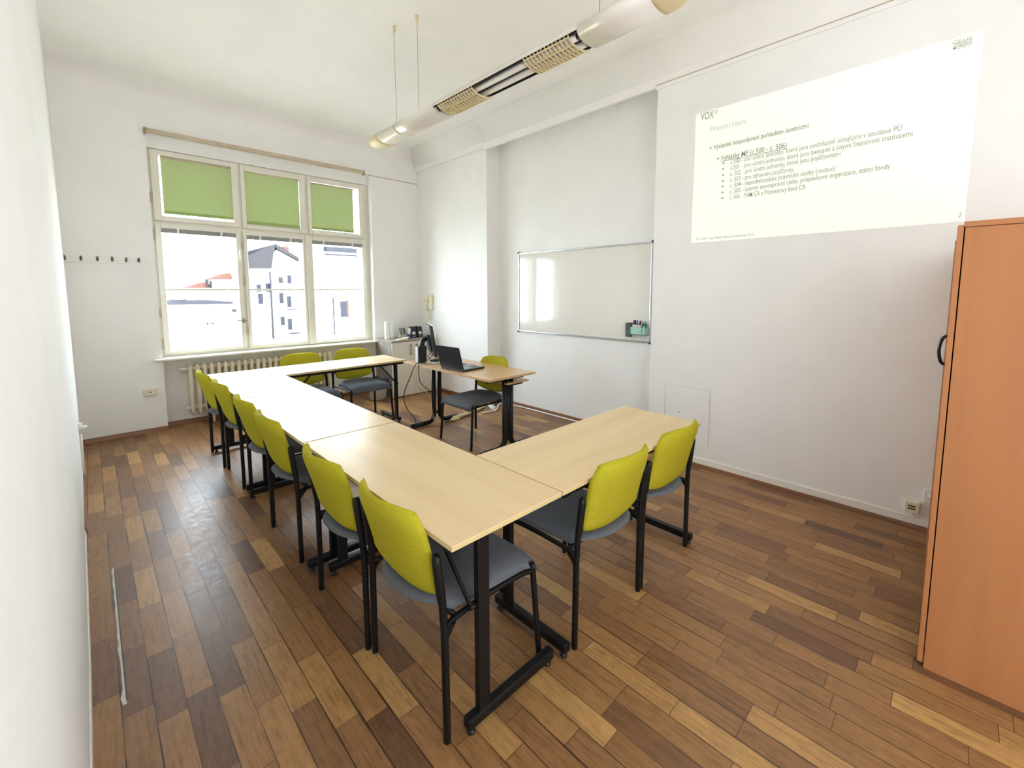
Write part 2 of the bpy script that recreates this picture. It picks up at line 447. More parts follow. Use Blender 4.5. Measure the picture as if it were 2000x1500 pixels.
# ------------------------------------------------------------------ window
w = bpy.data.objects.new('window_1', None); C.objects.link(w); w['kind'] = 'structure'
def frame(bm, x0, x1, z0, z1, gx0, gx1, gz0, gz1, y0, y1, bev=0.006):
    box(bm, x0, gx0, y0, y1, z0, z1, bev); box(bm, gx1, x1, y0, y1, z0, z1, bev)
    box(bm, gx0, gx1, y0, y1, gz1, z1, bev); box(bm, gx0, gx1, y0, y1, z0, gz0, bev)
b = bm_new()                                   # fixed box frame, set back behind the sashes
for x0, x1 in ((0.551, 0.60), (1.36, 1.47), (2.11, 2.25), (2.97, 3.053)): box(b, x0, x1, YW+0.028, 6.30, 0.802, 3.10)
for z0, z1 in ((0.802, 0.85), (2.25, 2.37), (3.03, 3.10)): box(b, 0.552, 3.052, YW+0.0285, 6.30, z0, z1)
for x0, x1 in ((0.551, 0.63), (1.34, 1.47), (2.12, 2.24), (2.95, 3.053)): box(b, x0, x1, 6.34, 6.40, 0.802, 3.10)   # outer layer
for z0, z1 in ((0.802, 0.90), (2.25, 2.37), (3.03, 3.10), (1.545, 1.567)): box(b, 0.552, 3.052, 6.341, 6.40, z0, z1)
box(b, 0.5505, 0.552, YW, 6.5, 0.80, 3.2); box(b, 3.0525, 3.054, YW, 6.5, 0.80, 3.2)
box(b, 0.552, 3.053, 6.21, 6.50, 0.790, 0.803)
box(b, 2.148, 2.207, YW-0.018, YW+0.03, 0.812, 2.288, 0.006)   # proud post between two lower sashes
obj('window_frame', b, M['frame'], w)
bx('header_board', (0.552, 3.053, YW-0.004, 6.40, 3.075, 3.21), M['wall'], w)
b = bm_new(); box(b, 0.48, 3.135, YF-0.075, YW+0.05, 0.775, 0.80, 0.008); obj('window_sill', b, M['frame'], w)
GL = [('top', 0.581, 1.402, 2.312, 3.068, 0.655, 1.333, 2.368, 3.012), ('top', 1.427, 2.173, 2.305, 3.066, 1.472, 2.103, 2.35, 3.005), ('top', 2.207, 2.985, 2.302, 3.062, 2.249, 2.917, 2.347, 2.998),
      ('low', 0.578, 1.396, 0.83, 2.286, 0.634, 1.343, 0.862, 2.245), ('low', 1.42, 2.146, 0.82, 2.28, 1.461, 2.112, 0.862, 2.236), ('low', 2.209, 3.0, 0.818, 2.278, 2.241, 2.945, 0.86, 2.232)]
for kind, x0, x1, z0, z1, gx0, gx1, gz0, gz1 in GL:
    b = bm_new(); frame(b, x0, x1, z0, z1, gx0, gx1, gz0, gz1, YW, YW+0.05)
    if kind == 'low': box(b, gx0, gx1, YW+0.012, YW+0.04, 1.547, 1.566, 0.003)
    sa = obj('sash', b, M['frame'], w)
    bx('pane', (gx0-0.01, gx1+0.01, YW+0.036, YW+0.040, gz0-0.01, gz1+0.01), M['glass'], sa)
def lever(x, z, vert):
    b = bm_new(); box(b, x-0.012, x+0.012, YW-0.008, YW+0.004, z-0.03, z+0.03, 0.003)
    if vert: obox(b, (x, YW-0.03, z+0.05), (x, YW-0.03, z-0.07), 0.016, 0.012, (1, 0, 0), 0.003)
    else: obox(b, (x+0.03, YW-0.03, z-0.004), (x-0.075, YW-0.03, z+0.008), 0.014, 0.014, (0, 0, 1), 0.003)
    obox(b, (x, YW, z), (x, YW-0.034, z), 0.012, 0.012)
    return obj('window_handle', b, M['white'] if vert else M['steel'], w)
lever(1.372, 1.99, True); lever(1.372, 1.175, False)
b = bm_new()
for z in (2.16, 1.30, 0.95, 2.55): tube(b, [(0.566, YW-0.004, z-0.055), (0.566, YW-0.004, z+0.055)], 0.009, 8)
for z in (2.10, 1.66, 1.05): tube(b, [(1.408, YW-0.002, z-0.05), (1.408, YW-0.002, z+0.05)], 0.007, 8)
obj('hinge', b, M['dirty'], w)

# blinds hang in the sashes
for i, (x0, x1, zb, zt, lab) in enumerate(((0.672, 1.333, 2.405, 3.012, 'green roller blind in the upper left window sash, pale gap on its left'),
                                       (1.474, 2.101, 2.378, 3.004, 'green roller blind in the upper middle window sash'),
                                       (2.252, 2.84, 2.385, 2.996, 'green roller blind in the upper right window sash, bright gap on its right'))):
    t = thing('roller_blind', lab, 'roller blind', ((x0+x1)/2, YW+0.022, zt), 0, 'green roller blinds'); hw = (x1-x0)/2
    b = bm_new(); box(b, -hw, hw, -0.001, 0.001, zb-zt+0.02, 0); obj('fabric', b, M['blind'], t)
    b = bm_new(); box(b, -hw, hw, -0.006, 0.006, zb-zt-0.012, zb-zt+0.022, 0.004); obj('bottom_bar', b, M['blindbar'], t)
    b = bm_new(); tube(b, [(-hw, 0.0, -0.012), (hw+0.01, 0.0, -0.012)], 0.012, 10); obj('roller', b, M['dirty'], t)
for i, (x0, x1, z1, lab) in enumerate(((0.632, 1.345, 2.247, 'raised grey venetian blind at the top of the lower left window sash'),
                                   (1.459, 2.114, 2.238, 'raised grey venetian blind at the top of the lower middle window sash'),
                                   (2.239, 2.947, 2.234, 'raised grey venetian blind at the top of the lower right window sash'))):
    t = thing('venetian_blind', lab, 'venetian blind', ((x0+x1)/2, YW+0.008, z1), 0, 'raised venetian blinds'); hw = (x1-x0)/2
    b = bm_new()
    box(b, -hw+0.002, hw-0.002, -0.0105, 0.0105, -0.062, -0.0145)
    for k in range(9): box(b, -hw, hw, -0.012, 0.012, -0.0625+k*0.0052, -0.0595+k*0.0052)
    obj('slat_stack', b, M['slat'], t)
    bx('head_rail', (-hw, hw, -0.013, 0.013, -0.014, 0.0), M['white'], t, 0.002)
    for cx in (-hw+0.15, hw-0.15): bx('clip', (cx-0.009, cx+0.009, -0.016, -0.010, -0.066, 0.0), M['paper'], t, 0.001)
    b = bm_new(); tube(b, smooth_path([(hw-0.03, -0.016, -0.05), (hw-0.03, -0.03, -0.5), (hw-0.01, -0.045, -0.75 if i == 2 else -0.3), (hw+0.015, -0.03, -0.5), (hw-0.02, -0.016, -0.06)]), 0.0012, 5)
    if i == 2: obj('pull_cord', b, M['paper'], t)
    else: b.free()

# ------------------------------------------------------------------ radiator under the window
t = thing('radiator', 'old cream ribbed radiator on the wall below the window', 'radiator', (0.785, 6.13, 0))
NS = 24; PX = 0.0685
b = bm_new()
prof = [(-0.062, 0.165), (-0.028, 0.155), (0.0, 0.125), (0.028, 0.155), (0.062, 0.165), (0.07, 0.30), (0.07, 0.66), (0.05, 0.695), (0.0, 0.705), (-0.05, 0.695), (-0.07, 0.66), (-0.07, 0.30)]
for y in (-0.055, 0.055):
    tube(b, [(0, y, 0.12), (0, y, 0.17), (0, y, 0.3), (0, y, 0.62), (0, y, 0.68), (0, y, 0.705)], [0.006, 0.018, 0.021, 0.021, 0.018, 0.008], 8)
tube(b, [(0, -0.055, 0.66), (0, 0.055, 0.66)], 0.020, 8)
tube(b, [(0, -0.055, 0.20), (0, 0.055, 0.20)], 0.020, 8)
tube(b, [(-PX/2, 0, 0.655), (PX/2, 0, 0.655)], 0.030, 10, cap=False); tube(b, [(-PX/2, 0, 0.20), (PX/2, 0, 0.20)], 0.028, 10, cap=False)
r0 = obj('radiator_rib', b, M['rad'], t)
for k in range(1, NS):
    r = r0.copy(); C.objects.link(r); r.parent = t; r.location = (k*PX, 0, 0)
b = bm_new()
tube(b, [(-0.03, 0, 0.655), (-0.075, 0, 0.655), (-0.10, 0, 0.66)], [0.03, 0.026, 0.012], 10); obj('valve', b, M['white'], t)
b = bm_new(); tube(b, [(-0.03, 0, 0.2), (-0.07, 0, 0.2)], [0.028, 0.024], 10); obj('drain_plug', b, M['white'], t)
b = bm_new()
tube(b, smooth_path([(0.20, -0.01, 0.20), (0.20, -0.02, 0.10), (0.20, -0.02, 0.0)]), 0.011, 8); tube(b, [(0.255, -0.03, 0.28), (0.262, -0.03, 0.0)], 0.013, 8)
obj('pipe', b, M['rad'], t)

# ------------------------------------------------------------------ folding tables
TW, TL, TZ = 0.533, 1.297, 0.75
def make_table(name, label, foots, group='maple folding tables in a U'):
    """local x 0..TW across (legs nearer x=0.158), y 0..TL along"""
    t = thing(name, label, 'table', (0, 0, 0), 0, group)
    b = bm_new(); box(b, 0, TW, 0.0015, TL-0.0015, TZ-0.019, TZ, 0.0015, 0, 1)
    for f in b.faces:
        if abs(f.normal.z) < 0.5: f.material_index = 1
    obj('tabletop', b, [M['maple'], M['maple_edge']], t, fixn=False)
    b = bm_new()
    for x in (0.035, TW-0.035): box(b, x-0.012, x+0.012, 0.03, TL-0.03, TZ-0.046, TZ-0.0195)
    for y in (0.045, TL-0.045): box(b, 0.012, TW-0.012, y-0.012, y+0.012, TZ-0.042, TZ-0.0192)
    obj('rail', b, M['black'], t)
    for e, (f0, f1, cx) in enumerate(foots):
        y = 0.052 if e == 0 else TL-0.052; s = 1 if e == 0 else -1
        b = bm_new(); box(b, cx-0.025, cx+0.025, y-0.014, y+0.014, 0.045, TZ-0.041, 0.004)
        obj('leg', b, M['black'], t)
        b = bm_new(); box(b, f0, f1, y-0.019, y+0.019, 0.026, 0.066, 0.006); fo = obj('foot_bar', b, M['black'], t)
        for fx in (f0+0.022, f1-0.022):
            b = bm_new(); lathe(b, [(0, 0), (0.014, 0.0), (0.016, 0.006), (0.013, 0.012), (0.006, 0.014), (0.006, 0.028)], fx, y, 12); obj('glide', b, M['blackp'], fo)
        b = bm_new(); xb = cx-0.042
        obox(b, (xb, y+s*0.005, 0.455), (xb-0.012, y+s*0.225, TZ-0.045), 0.016, 0.010, (1, 0, 0), 0.002)
        tube(b, [(cx-0.02, y, 0.462), (xb-0.012, y, 0.462)], 0.008, 8); tube(b, [(xb-0.012, y+s*0.225, TZ-0.045), (xb+0.02, y+s*0.225, TZ-0.03)], 0.008, 8)
        obj('brace', b, M['black'], t)
    return t
X0, Y0 = 0.7545, 1.048
t1 = make_table('folding_table', 'maple folding table nearest the camera, with the free front corner', ((0.085, 0.53, 0.160), (0.085, 0.53, 0.160))); t1.location = (X0, Y0, 0)
t2 = make_table('folding_table', 'middle maple folding table of the long row', ((0.012, 0.455, 0.160), (0.012, 0.455, 0.160))); t2.location = (X0, Y0+1.3045, 0)
t3 = dup(t2, (X0+0.0004, Y0+2.609, 0), 0, 'maple folding table at the window end of the long row, glossy with daylight')
# side arms of the U: same table turned a quarter
t4 = make_table('folding_table', 'maple folding table set crossways in front of the radiator', ((0.085, 0.525, 0.165), (0.085, 0.525, 0.165)))
t4.location = (X0+TW+0.003+TL, Y0+3.911-TW, 0); t4.rotation_euler = (0, 0, PI/2)   # local x -> +y, local y -> -x
t5 = dup(t4, (X0+TW+0.004, Y0+0.002+TW, 0), -PI/2, 'maple folding table running towards the right wall, two chairs along it')

# ------------------------------------------------------------------ chairs
def make_chair(label, group):
    t = thing('stacking_chair', label, 'chair', (0, 0, 0), 0, group)
    # backrest pad: concave towards the sitter (+y), leaning back
    def back(u, v, side):
        a = abs(u)
        zb = 0.472+0.034*a**2.2; zt = 0.834-0.020*a**4
        z = zb+(zt-zb)*(v+1)/2
        s = (z-0.46)/0.36
        hw = 0.231-0.004*s; hw *= 1-0.17*max(0, (v-0.45)/0.55)**1.7-0.09*max(0, (-v-0.72)/0.28)**2.5
        x = u*hw
        y = -0.002-0.112*max(0, s)**1.15+a**2.2*(0.014+0.042*max(0, s))
        th = 0.022*(1-max(a, abs(v))**7)
        n = 0.12
        return Vector((x, y+side*th, z+side*th*n))
    b = bm_new(); pillow(b, back, 22, 22)
    ob = obj('backrest', b, M['lime'], t)
    b = bm_new()                                   # piping seam round the back face
    pts = []
    for k in range(25): pts.append(back(-0.96+1.92*k/24, 0.93, -1))
    tube(b, pts, 0.0016, 5)
    obj('seam', b, M['lime'], ob)
    # seat pad with waterfall front
    def seat(u, v, side):
        a = abs(u); w = (v+1)/2
        yb = -0.050+0.105*a**2.6; yf = 0.512-0.028*a**5
        y = yb+(yf-yb)*w
        hw = 0.243-0.018*(1-w)**2
        z = 0.472-0.050*max(0, (w-0.74)/0.26)**2.2-0.010*(1-a*a)*math.sin(PI*w)+0.006*(1-w)-0.022*a**6
        th = 0.5*0.048*(1-max(a, abs(v))**6)
        return Vector((u*hw, y, z-0.020+side*th))
    b = bm_new(); pillow(b, seat, 22, 22); obj('seat', b, M['grey'], t)
    for s in (-1, 1):
        b = bm_new()                               # rear leg, rising beside the backrest
        tube(b, [(s*0.262, 0, 0.0), (s*0.262, 0, 0.015), (s*0.2585, -0.001, 0.40), (s*0.256, -0.006, 0.50), (s*0.255, -0.010, 0.53), (s*0.254, -0.024, 0.655), (s*0.254, -0.026, 0.678), (s*0.254, -0.0265, 0.684)],
             [0.0125, 0.0135, 0.0135, 0.0135, 0.0158, 0.0158, 0.014, 0.008], 12)
        obj('leg', b, M['black'], t)
        b = bm_new()
        tube(b, [(s*0.252, 0.476, 0.0), (s*0.252, 0.475, 0.015), (s*0.2405, 0.446, 0.415), (s*0.239, 0.443, 0.436)], [0.0115, 0.0125, 0.0125, 0.010], 12)
        obj('leg', b, M['black'], t)
    b = bm_new()
    for s in (-1, 1):
        tube(b, smooth_path([(s*0.2585, 0, 0.415), (s*0.245, 0.05, 0.418), (s*0.236, 0.2, 0.418), (s*0.234, 0.37, 0.412), (s*0.2395, 0.446, 0.402)], 5), 0.0105, 8)
        prism(b, [(0.0, 0.36), (0.0, 0.415), (0.045, 0.415)], s*0.2585-0.004, s*0.2585+0.004, 0, 'X')
        tube(b, [(s*0.254, -0.012, 0.57), (s*0.222, 0.014, 0.575)], 0.008, 8)
    tube(b, [(-0.236, 0.06, 0.416), (0.236, 0.06, 0.416)], 0.010, 8); tube(b, [(-0.234, 0.37, 0.410), (0.234, 0.37, 0.410)], 0.010, 8)
    obj('seat_frame', b, M['black'], t)
    return t
g1 = 'lime chairs along the long table row'
ch = make_chair('lime backed chair nearest the camera, tucked under the free corner of the front table', g1)
def place(x, y, facing, label, group):
    """x,y: midpoint between the rear feet; facing: direction the sitter looks, as an angle from +y"""
    return dup(ch, (x, y, 0), facing, label, group)
ch.location = (0.7815, 1.393, 0); ch.rotation_euler = (0, 0, -PI/2)
row = [(0.768, 1.954, 'second lime backed chair of the long row, counting from the camera', 0.0), (0.774, 2.788, 'third lime backed chair of the long row, before the first table seam', 0.0),
       (0.780, 3.343, 'fourth lime backed chair of the long row, close behind the third', 0.0), (0.780, 4.080, 'second to last lime chair of the long row towards the radiator', 0.0),
       (0.762, 4.664, 'last lime backed chair of the long row, in front of the radiator end', 0.0)]
for x, y, lab, dr in row: place(x, y, -PI/2+dr, lab, g1)
g2 = 'lime chairs at the side tables'
place(1.669, 1.072, 0.0, 'lime backed chair at the right hand table, the one next to the table joint', g2)
place(2.228, 1.078, 0.0, 'lime backed chair at the outer end of the right hand table, by the white wall', g2)
place(1.690, 5.135, PI, 'lime chair behind the crossways table, half hidden, against the radiator', g2)
place(2.278, 5.135, PI, 'lime chair behind the crossways table beside the grey cabinet, seat in view', g2)
place(3.030, 3.462, PI/2, "lime chair behind the teacher's desk, facing the tables", g2)

# ------------------------------------------------------------------ teacher's desk
t = thing('teacher_desk', 'beech desk with paired black tube legs, laptop and monitor on it', 'desk', (2.8, 3.6, 0))
b = bm_new(); box(b, -0.302, 0.298, -0.727, 0.735, 0.728, 0.75, 0.002, 0, 1)
for f in b.faces:
    if abs(f.normal.z) < 0.5: f.material_index = 1
obj('desktop', b, [M['beech'], M['chip']], t, fixn=False)
for y in (-0.60, 0.60):
    b = bm_new()
    for s, xc in ((-1, 0.0), (1, 0.079)):
        pts = [(xc, y, 0.725), (xc, y, 0.16), (xc, y, 0.125)]
        for k in range(1, 7):
            a = k/6*PI/2; pts.append((xc+s*0.095*(1-math.cos(a)), y, 0.125-0.095*math.sin(a)))
        pts.append((xc+s*(0.24 if s > 0 else 0.30), y, 0.030))
        tube(b, pts, 0.026, 12, sx=1.0)
    box(b, 0.0, 0.079, y-0.012, y+0.012, 0.12, 0.15)
    box(b, -0.22, 0.24, y-0.016, y+0.016, 0.69, 0.728)
    lg = obj('leg', b, M['black'], t)
    b = bm_new()
    for s, fx in ((-1, -0.285), (1, 0.30)): lathe(b, [(0, 0), (0.016, 0), (0.016, 0.01), (0.006, 0.012)], fx, y, 10)
    obj('glide', b, M['blackp'], lg)
b = bm_new(); box(b, -0.02, 0.27, -0.66, -0.44, 0.652, 0.668, 0.002); obj('keyboard_shelf', b, M['beech'], t)
b = bm_new(); tube(b, [(0.05, -0.60, 0.632), (0.235, -0.60, 0.632)], 0.011, 8); obj('shelf_bracket', b, M['black'], t)

# laptop
t = thing('laptop', "dark open laptop on the teacher's desk, lid towards the tables", 'laptop', (2.562, 3.515, 0.75), 0.06)
b = bm_new(); box(b, 0.0, 0.285, -0.175, 0.175, 0.003, 0.020, 0.004); bs = obj('keyboard_base', b, M['blackp'], t)
b = bm_new(); box(b, 0.03, 0.15, -0.155, 0.155, 0.0202, 0.0215); box(b, 0.175, 0.255, -0.05, 0.05, 0.0202, 0.0208); obj('keys', b, M['screen'], bs)
b = bm_new(); prism(b, [(0.0, 0.018), (0.008, 0.018), (-0.052, 0.243), (-0.060, 0.242)], -0.175, 0.175, 0, 'Y'); ld = obj('lid', b, M['darkblue'], t)
b = bm_new(); prism(b, [(0.0082, 0.026), (0.0092, 0.026), (-0.0505, 0.238), (-0.0515, 0.238)], -0.166, 0.166, 0, 'Y'); obj('screen', b, M['silver'], ld)

# monitor with its stand, thin client and dock
t = thing('monitor', "black backed monitor with white front edge, seen edge on behind the laptop", 'monitor', (2.805, 4.19, 0.75))
nd = Vector((0.91, -0.4146, 0)); sd = Vector((0.4146, 0.91, 0))
def PT(s, d, z): q = sd*s+nd*d; return (q.x, q.y, z)
def slabm(bm, s0, s1, d0, d1, z0, z1, lean=0.16):
    co_ = []
    for z in (z0, z1):
        for s_, d_ in ((s0, d0), (s1, d0), (s1, d1), (s0, d1)):
            co_.append(bm.verts.new(PT(s_, d_-(z-0.2)*lean, z)))
    for f in ((0, 3, 2, 1), (4, 5, 6, 7), (0, 1, 5, 4), (1, 2, 6, 5), (2, 3, 7, 6), (3, 0, 4, 7)): bm.faces.new([co_[i] for i in f])
b = bm_new(); slabm(b, -0.195, 0.195, -0.045, -0.008, 0.055, 0.405); slabm(b, -0.10, 0.10, -0.075, -0.045, 0.11, 0.30); obj('panel_back', b, M['blackp'], t)
b = bm_new(); slabm(b, -0.2, 0.2, -0.008, 0.008, 0.05, 0.415); obj('front_bezel', b, M['silver'], t)
b = bm_new(); slabm(b, -0.18, 0.18, 0.0081, 0.0095, 0.07, 0.395); obj('screen', b, M['screen'], t)
b = bm_new(); ax, ay = -0.20, -0.075
tube(b, smooth_path([(ax, ay, 0.1865), (ax, ay, 0.215), (ax+0.015, ay+0.01, 0.24), (ax+0.06, ay+0.04, 0.255), (ax+0.175, ay+0.10, 0.262)], 5), [0.028]*21, 12)
obj('arm', b, M['blackp'], t)
t = thing('thin_client', "small black upright computer with silver edge on the far corner of the teacher's desk", 'computer', (2.568, 4.105, 0.75))
b = bm_new(); box(b, -0.03, 0.075, -0.02, 0.03, 0.0, 0.185, 0.005); obj('case', b, M['blackp'], t)
bx('front_panel', (-0.040, -0.03, -0.018, 0.028, 0.0, 0.18), M['silver'], t, 0.004)
t = thing('dock', "flat silver and black dock lying beside the black computer on the desk", 'dock', (2.73, 4.03, 0.75), 0.4)
b = bm_new(); box(b, -0.12, 0.12, -0.07, 0.07, 0.0, 0.016, 0.006); obj('base', b, M['silver'], t)
b = bm_new(); box(b, -0.06, 0.11, -0.05, 0.05, 0.017, 0.034, 0.004); obj('deck', b, M['blackp'], t)

def cable(name, label, pts, r, mat, n=8):
    b = bm_new(); tube(b, smooth_path(pts, n), r, 7); return tag(obj(name, b, mat), label, 'cable')
cable('power_cable', "black power cable falling from the desk's far corner to the floor", [(2.60, 4.07, 0.757), (2.515, 4.065, 0.759), (2.486, 4.07, 0.745), (2.44, 4.1, 0.62), (2.365, 4.12, 0.42), (2.40, 4.12, 0.27), (2.49, 4.10, 0.13), (2.42, 4.02, 0.045), (2.25, 3.92, 0.007), (2.1, 3.9, 0.006)], 0.005, M['blackp'])
cable('monitor_cable', "short black cable looping from the monitor down to the dock", [(2.70, 4.10, 0.93), (2.67, 4.06, 0.87), (2.64, 4.05, 0.82), (2.66, 4.04, 0.79)], 0.004, M['blackp'])
cable('video_cable', "thin black cable hanging from the monitor over the desk edge", [(2.72, 4.09, 0.93), (2.69, 4.02, 0.86), (2.58, 3.99, 0.79), (2.487, 4.0, 0.765), (2.482, 4.0, 0.70), (2.52, 4.03, 0.55), (2.70, 4.13, 0.42), (2.775, 4.16, 0.38)], 0.004, M['blackp'])
for i, (dx, lab) in enumerate(((0.0, 'outer thin beige cable looping from the desk edge to the leg'), (0.022, 'inner thin beige cable looping from the desk edge to the leg'))):
    cable('data_cable', lab, [(2.52+dx, 3.99, 0.757), (2.487, 4.0+dx, 0.753), (2.44+dx, 4.03, 0.66), (2.47+dx, 4.04, 0.53), (2.58+dx, 4.08, 0.44), (2.72, 4.15, 0.34), (2.746+dx, 4.16, 0.10), (2.85+dx, 4.12, 0.01)], 0.0032, M['cream'])

# cables and socket strip on the floor under the desk
t = thing('cable_bundle', "cream wrapped cable bundle lying on the floor under the teacher's chair", 'cable bundle', (0, 0, 0))
b = bm_new(); tube(b, smooth_path([(3.04, 4.165, 0.024), (3.17, 4.18, 0.024), (3.36, 4.22, 0.026), (3.56, 4.29, 0.024), (3.66, 4.33, 0.022)], 8), 0.022, 8); obj('sleeve', b, M['cream'], t)
b = bm_new()
for k in range(4): tube(b, smooth_path([(2.98+0.02*k, 4.15, 0.012), (3.0, 4.08+0.02*k, 0.03), (3.08, 4.09+0.03*k, 0.03), (3.06+0.02*k, 4.17, 0.03)], 6), 0.006, 6)
obj('loops', b, M['cream'], t)
t = thing('power_strip', "white socket strip on the floor at the end of the cream cable bundle", 'power strip', (3.735, 4.26, 0), 1.1)
bx('body', (-0.12, 0.12, -0.025, 0.025, 0.0, 0.04), M['paper'], t, 0.006)
b = bm_new(); [lathe(b, [(0.017, 0.0405), (0, 0.0405)], x, 0, 12) for x in (-0.07, 0, 0.07)]; obj('outlets', b, M['hole'], t)
cable('floor_cable', "white cable running along the foot of the niche wall below the whiteboard", [(3.45, 4.12, 0.010), (3.66, 4.10, 0.010), (3.86, 4.26, 0.010), (3.97, 4.30, 0.010), (4.008, 4.1, 0.010), (4.018, 3.8, 0.011), (4.02, 3.4, 0.011), (4.018, 3.0, 0.011), (4.02, 2.5, 0.011), (4.018, 2.1, 0.011)], 0.009, M['paper'])

# ------------------------------------------------------------------ low cabinet in the corner and the things on it
t = thing('low_cabinet', 'low cabinet with white doors and grey oak sides in the far right corner', 'cabinet', (3.05, 5.61, 0))
CZ = 0.825
b = bm_new(); box(b, 0, 0.018, 0.02, 0.49, 0.0, CZ-0.022); box(b, 0.742, 0.76, 0.02, 0.49, 0.0, CZ-0.022); box(b, 0.018, 0.742, 0.47, 0.488, 0, CZ-0.022); box(b, 0.018, 0.742, 0.03, 0.47, 0.0, 0.06)
obj('carcass', b, M['oakgrey'], t)
bx('top_board', (-0.004, 0.764, -0.004, 0.495, CZ-0.022, CZ), M['oakgreyx'], t, 0.002)
for i, (x0, x1, hx) in enumerate(((0.004, 0.352, 0.305), (0.355, 0.756, 0.40))):
    b = bm_new(); box(b, x0, x1, 0.0, 0.019, 0.012, CZ-0.026, 0.0015, 0, 1); dr = obj('door', b, M['cabdoor'], t)
    b = bm_new(); box(b, hx-0.008, hx+0.008, -0.026, -0.018, 0.60, 0.765, 0.002); box(b, hx-0.006, hx+0.006, -0.018, 0.0, 0.61, 0.625); box(b, hx-0.006, hx+0.006, -0.018, 0.0, 0.74, 0.755)
    obj('handle', b, M['steel'], dr)
for x, h, lab in ((3.155, 0.262, 'tall white paper roll on the low cabinet, the left one by the window'), (3.225, 0.258, 'tall white paper roll on the low cabinet, standing right of its twin')):
    b = bm_new(); lathe(b, [(0, 0), (0.034, 0), (0.035, 0.004), (0.035, h-0.004), (0.033, h), (0.012, h), (0.012, h-0.02), (0, h-0.02)], 0, 0, 24)
    o = obj('paper_roll', b, M['paper'], None, (x, 5.93, CZ)); tag(o, lab, 'paper roll', 'paper rolls on the low cabinet')
t = thing('pen_pot', 'clear grey desk tidy on the low cabinet holding teal pens', 'pen pot', (3.405, 5.90, CZ))
b = bm_new(); box(b, -0.055, 0.055, -0.035, 0.035, 0, 0.006); box(b, -0.055, 0.055, -0.035, -0.032, 0, 0.07); box(b, -0.055, 0.055, 0.032, 0.035, 0, 0.07); box(b, -0.055, -0.052, -0.035, 0.035, 0, 0.07); box(b, 0.052, 0.055, -0.035, 0.035, 0, 0.07)
obj('body', b, plain('tidy_grey', lin(176, 176, 172), 0.3), t)
for k, (dx, mt, lab) in enumerate(((-0.04, 'teal', 'leftmost teal pen leaning in the desk tidy'), (-0.015, 'teal', 'middle teal pen leaning in the desk tidy'), (0.012, 'teal', 'right teal pen beside the dark one in the desk tidy'), (0.032, 'blackp', 'dark pen leaning in the desk tidy'))):
    b = bm_new(); tube(b, [(0.012, 0, 0.0), (-0.008, 0.0, 0.085), (-0.022, 0, 0.145), (-0.023, 0, 0.152)], [0.006, 0.0065, 0.0065, 0.003], 8)
    o = obj('pen', b, M[mt], None, (3.405+dx, 5.90-0.004*k, CZ+0.0065)); tag(o, lab, 'pen', 'pens in the desk tidy')
t = thing('glue_tube', 'white tube with blue lower half beside the black speakers', 'tube', (3.468, 5.83, CZ))
b = bm_new(); lathe(b, [(0.0, 0), (0.020, 0.0), (0.021, 0.01), (0.021, 0.058)], 0, 0, 16); obj('cap', b, M['navy'], t)
b = bm_new(); lathe(b, [(0.021, 0.0585), (0.022, 0.08), (0.024, 0.15), (0.0, 0.151)], 0, 0, 16, 0, 0.6); obj('body', b, M['paper'], t)
def speaker(x, y, rz, label):
    t = thing('speaker', label, 'speaker', (x, y, CZ), rz, 'desktop speakers on the low cabinet')
    b = bm_new(); prism(b, [(-0.05, 0.0), (0.05, 0.0), (0.09, 0.165), (-0.005, 0.17)], -0.042, 0.042, 0, 'X')   # y,z profile leaning back
    bmesh.ops.bevel(b, geom=list(b.edges), offset=0.006, segments=2, affect='EDGES'); obj('enclosure', b, M['blackp'], t)
    def disc(z, r, mat, nm, dep=0.002):
        b = bm_new(); c = Vector((0, -0.05+z*0.265, z)); n_ = Vector((0, -1, 0.265)).normalized()
        tube(b, [c+n_*0.0005, c+n_*(dep+0.0005)], r, 18); return obj(nm, b, mat, t)
    disc(0.072, 0.024, M['silver'], 'woofer', 0.004); disc(0.135, 0.016, M['mirror'], 'tweeter', 0.003); disc(0.135, 0.009, M['screen'], 'dome', 0.005)
    bx('badge', (-0.012, 0.012, -0.049, -0.0475, 0.020, 0.026), M['silver'], t)
speaker(3.545, 5.845, -0.25, 'left black desktop speaker with silver cone on the low cabinet')
speaker(3.645, 5.835, -0.15, 'right black desktop speaker with silver cone on the low cabinet')
t = thing('marker_packet', 'small cream packet lying flat at the front of the low cabinet', 'packet', (3.25, 5.665, CZ), 0.25)
bx('box', (-0.10, 0.10, -0.025, 0.03, 0, 0.022), M['ivory'], t, 0.006); bx('flap', (0.02, 0.15, -0.01, 0.035, 0.022, 0.034), M['paper'], t, 0.004); bx('label_patch', (-0.10, -0.055, -0.026, 0.031, 0.001, 0.0225), M['paper'], t, 0.004)
b = bm_new(); lathe(b, [(0, 0), (0.022, 0), (0.023, 0.03), (0.019, 0.05), (0.008, 0.062), (0.006, 0.10), (0.002, 0.145), (0, 0.145)], 0, 0, 14)
tag(obj('glue_bottle', b, M['ivory'], None, (3.325, 5.87, CZ)), 'small pale bottle with a pointed nozzle left of the desk tidy', 'bottle')
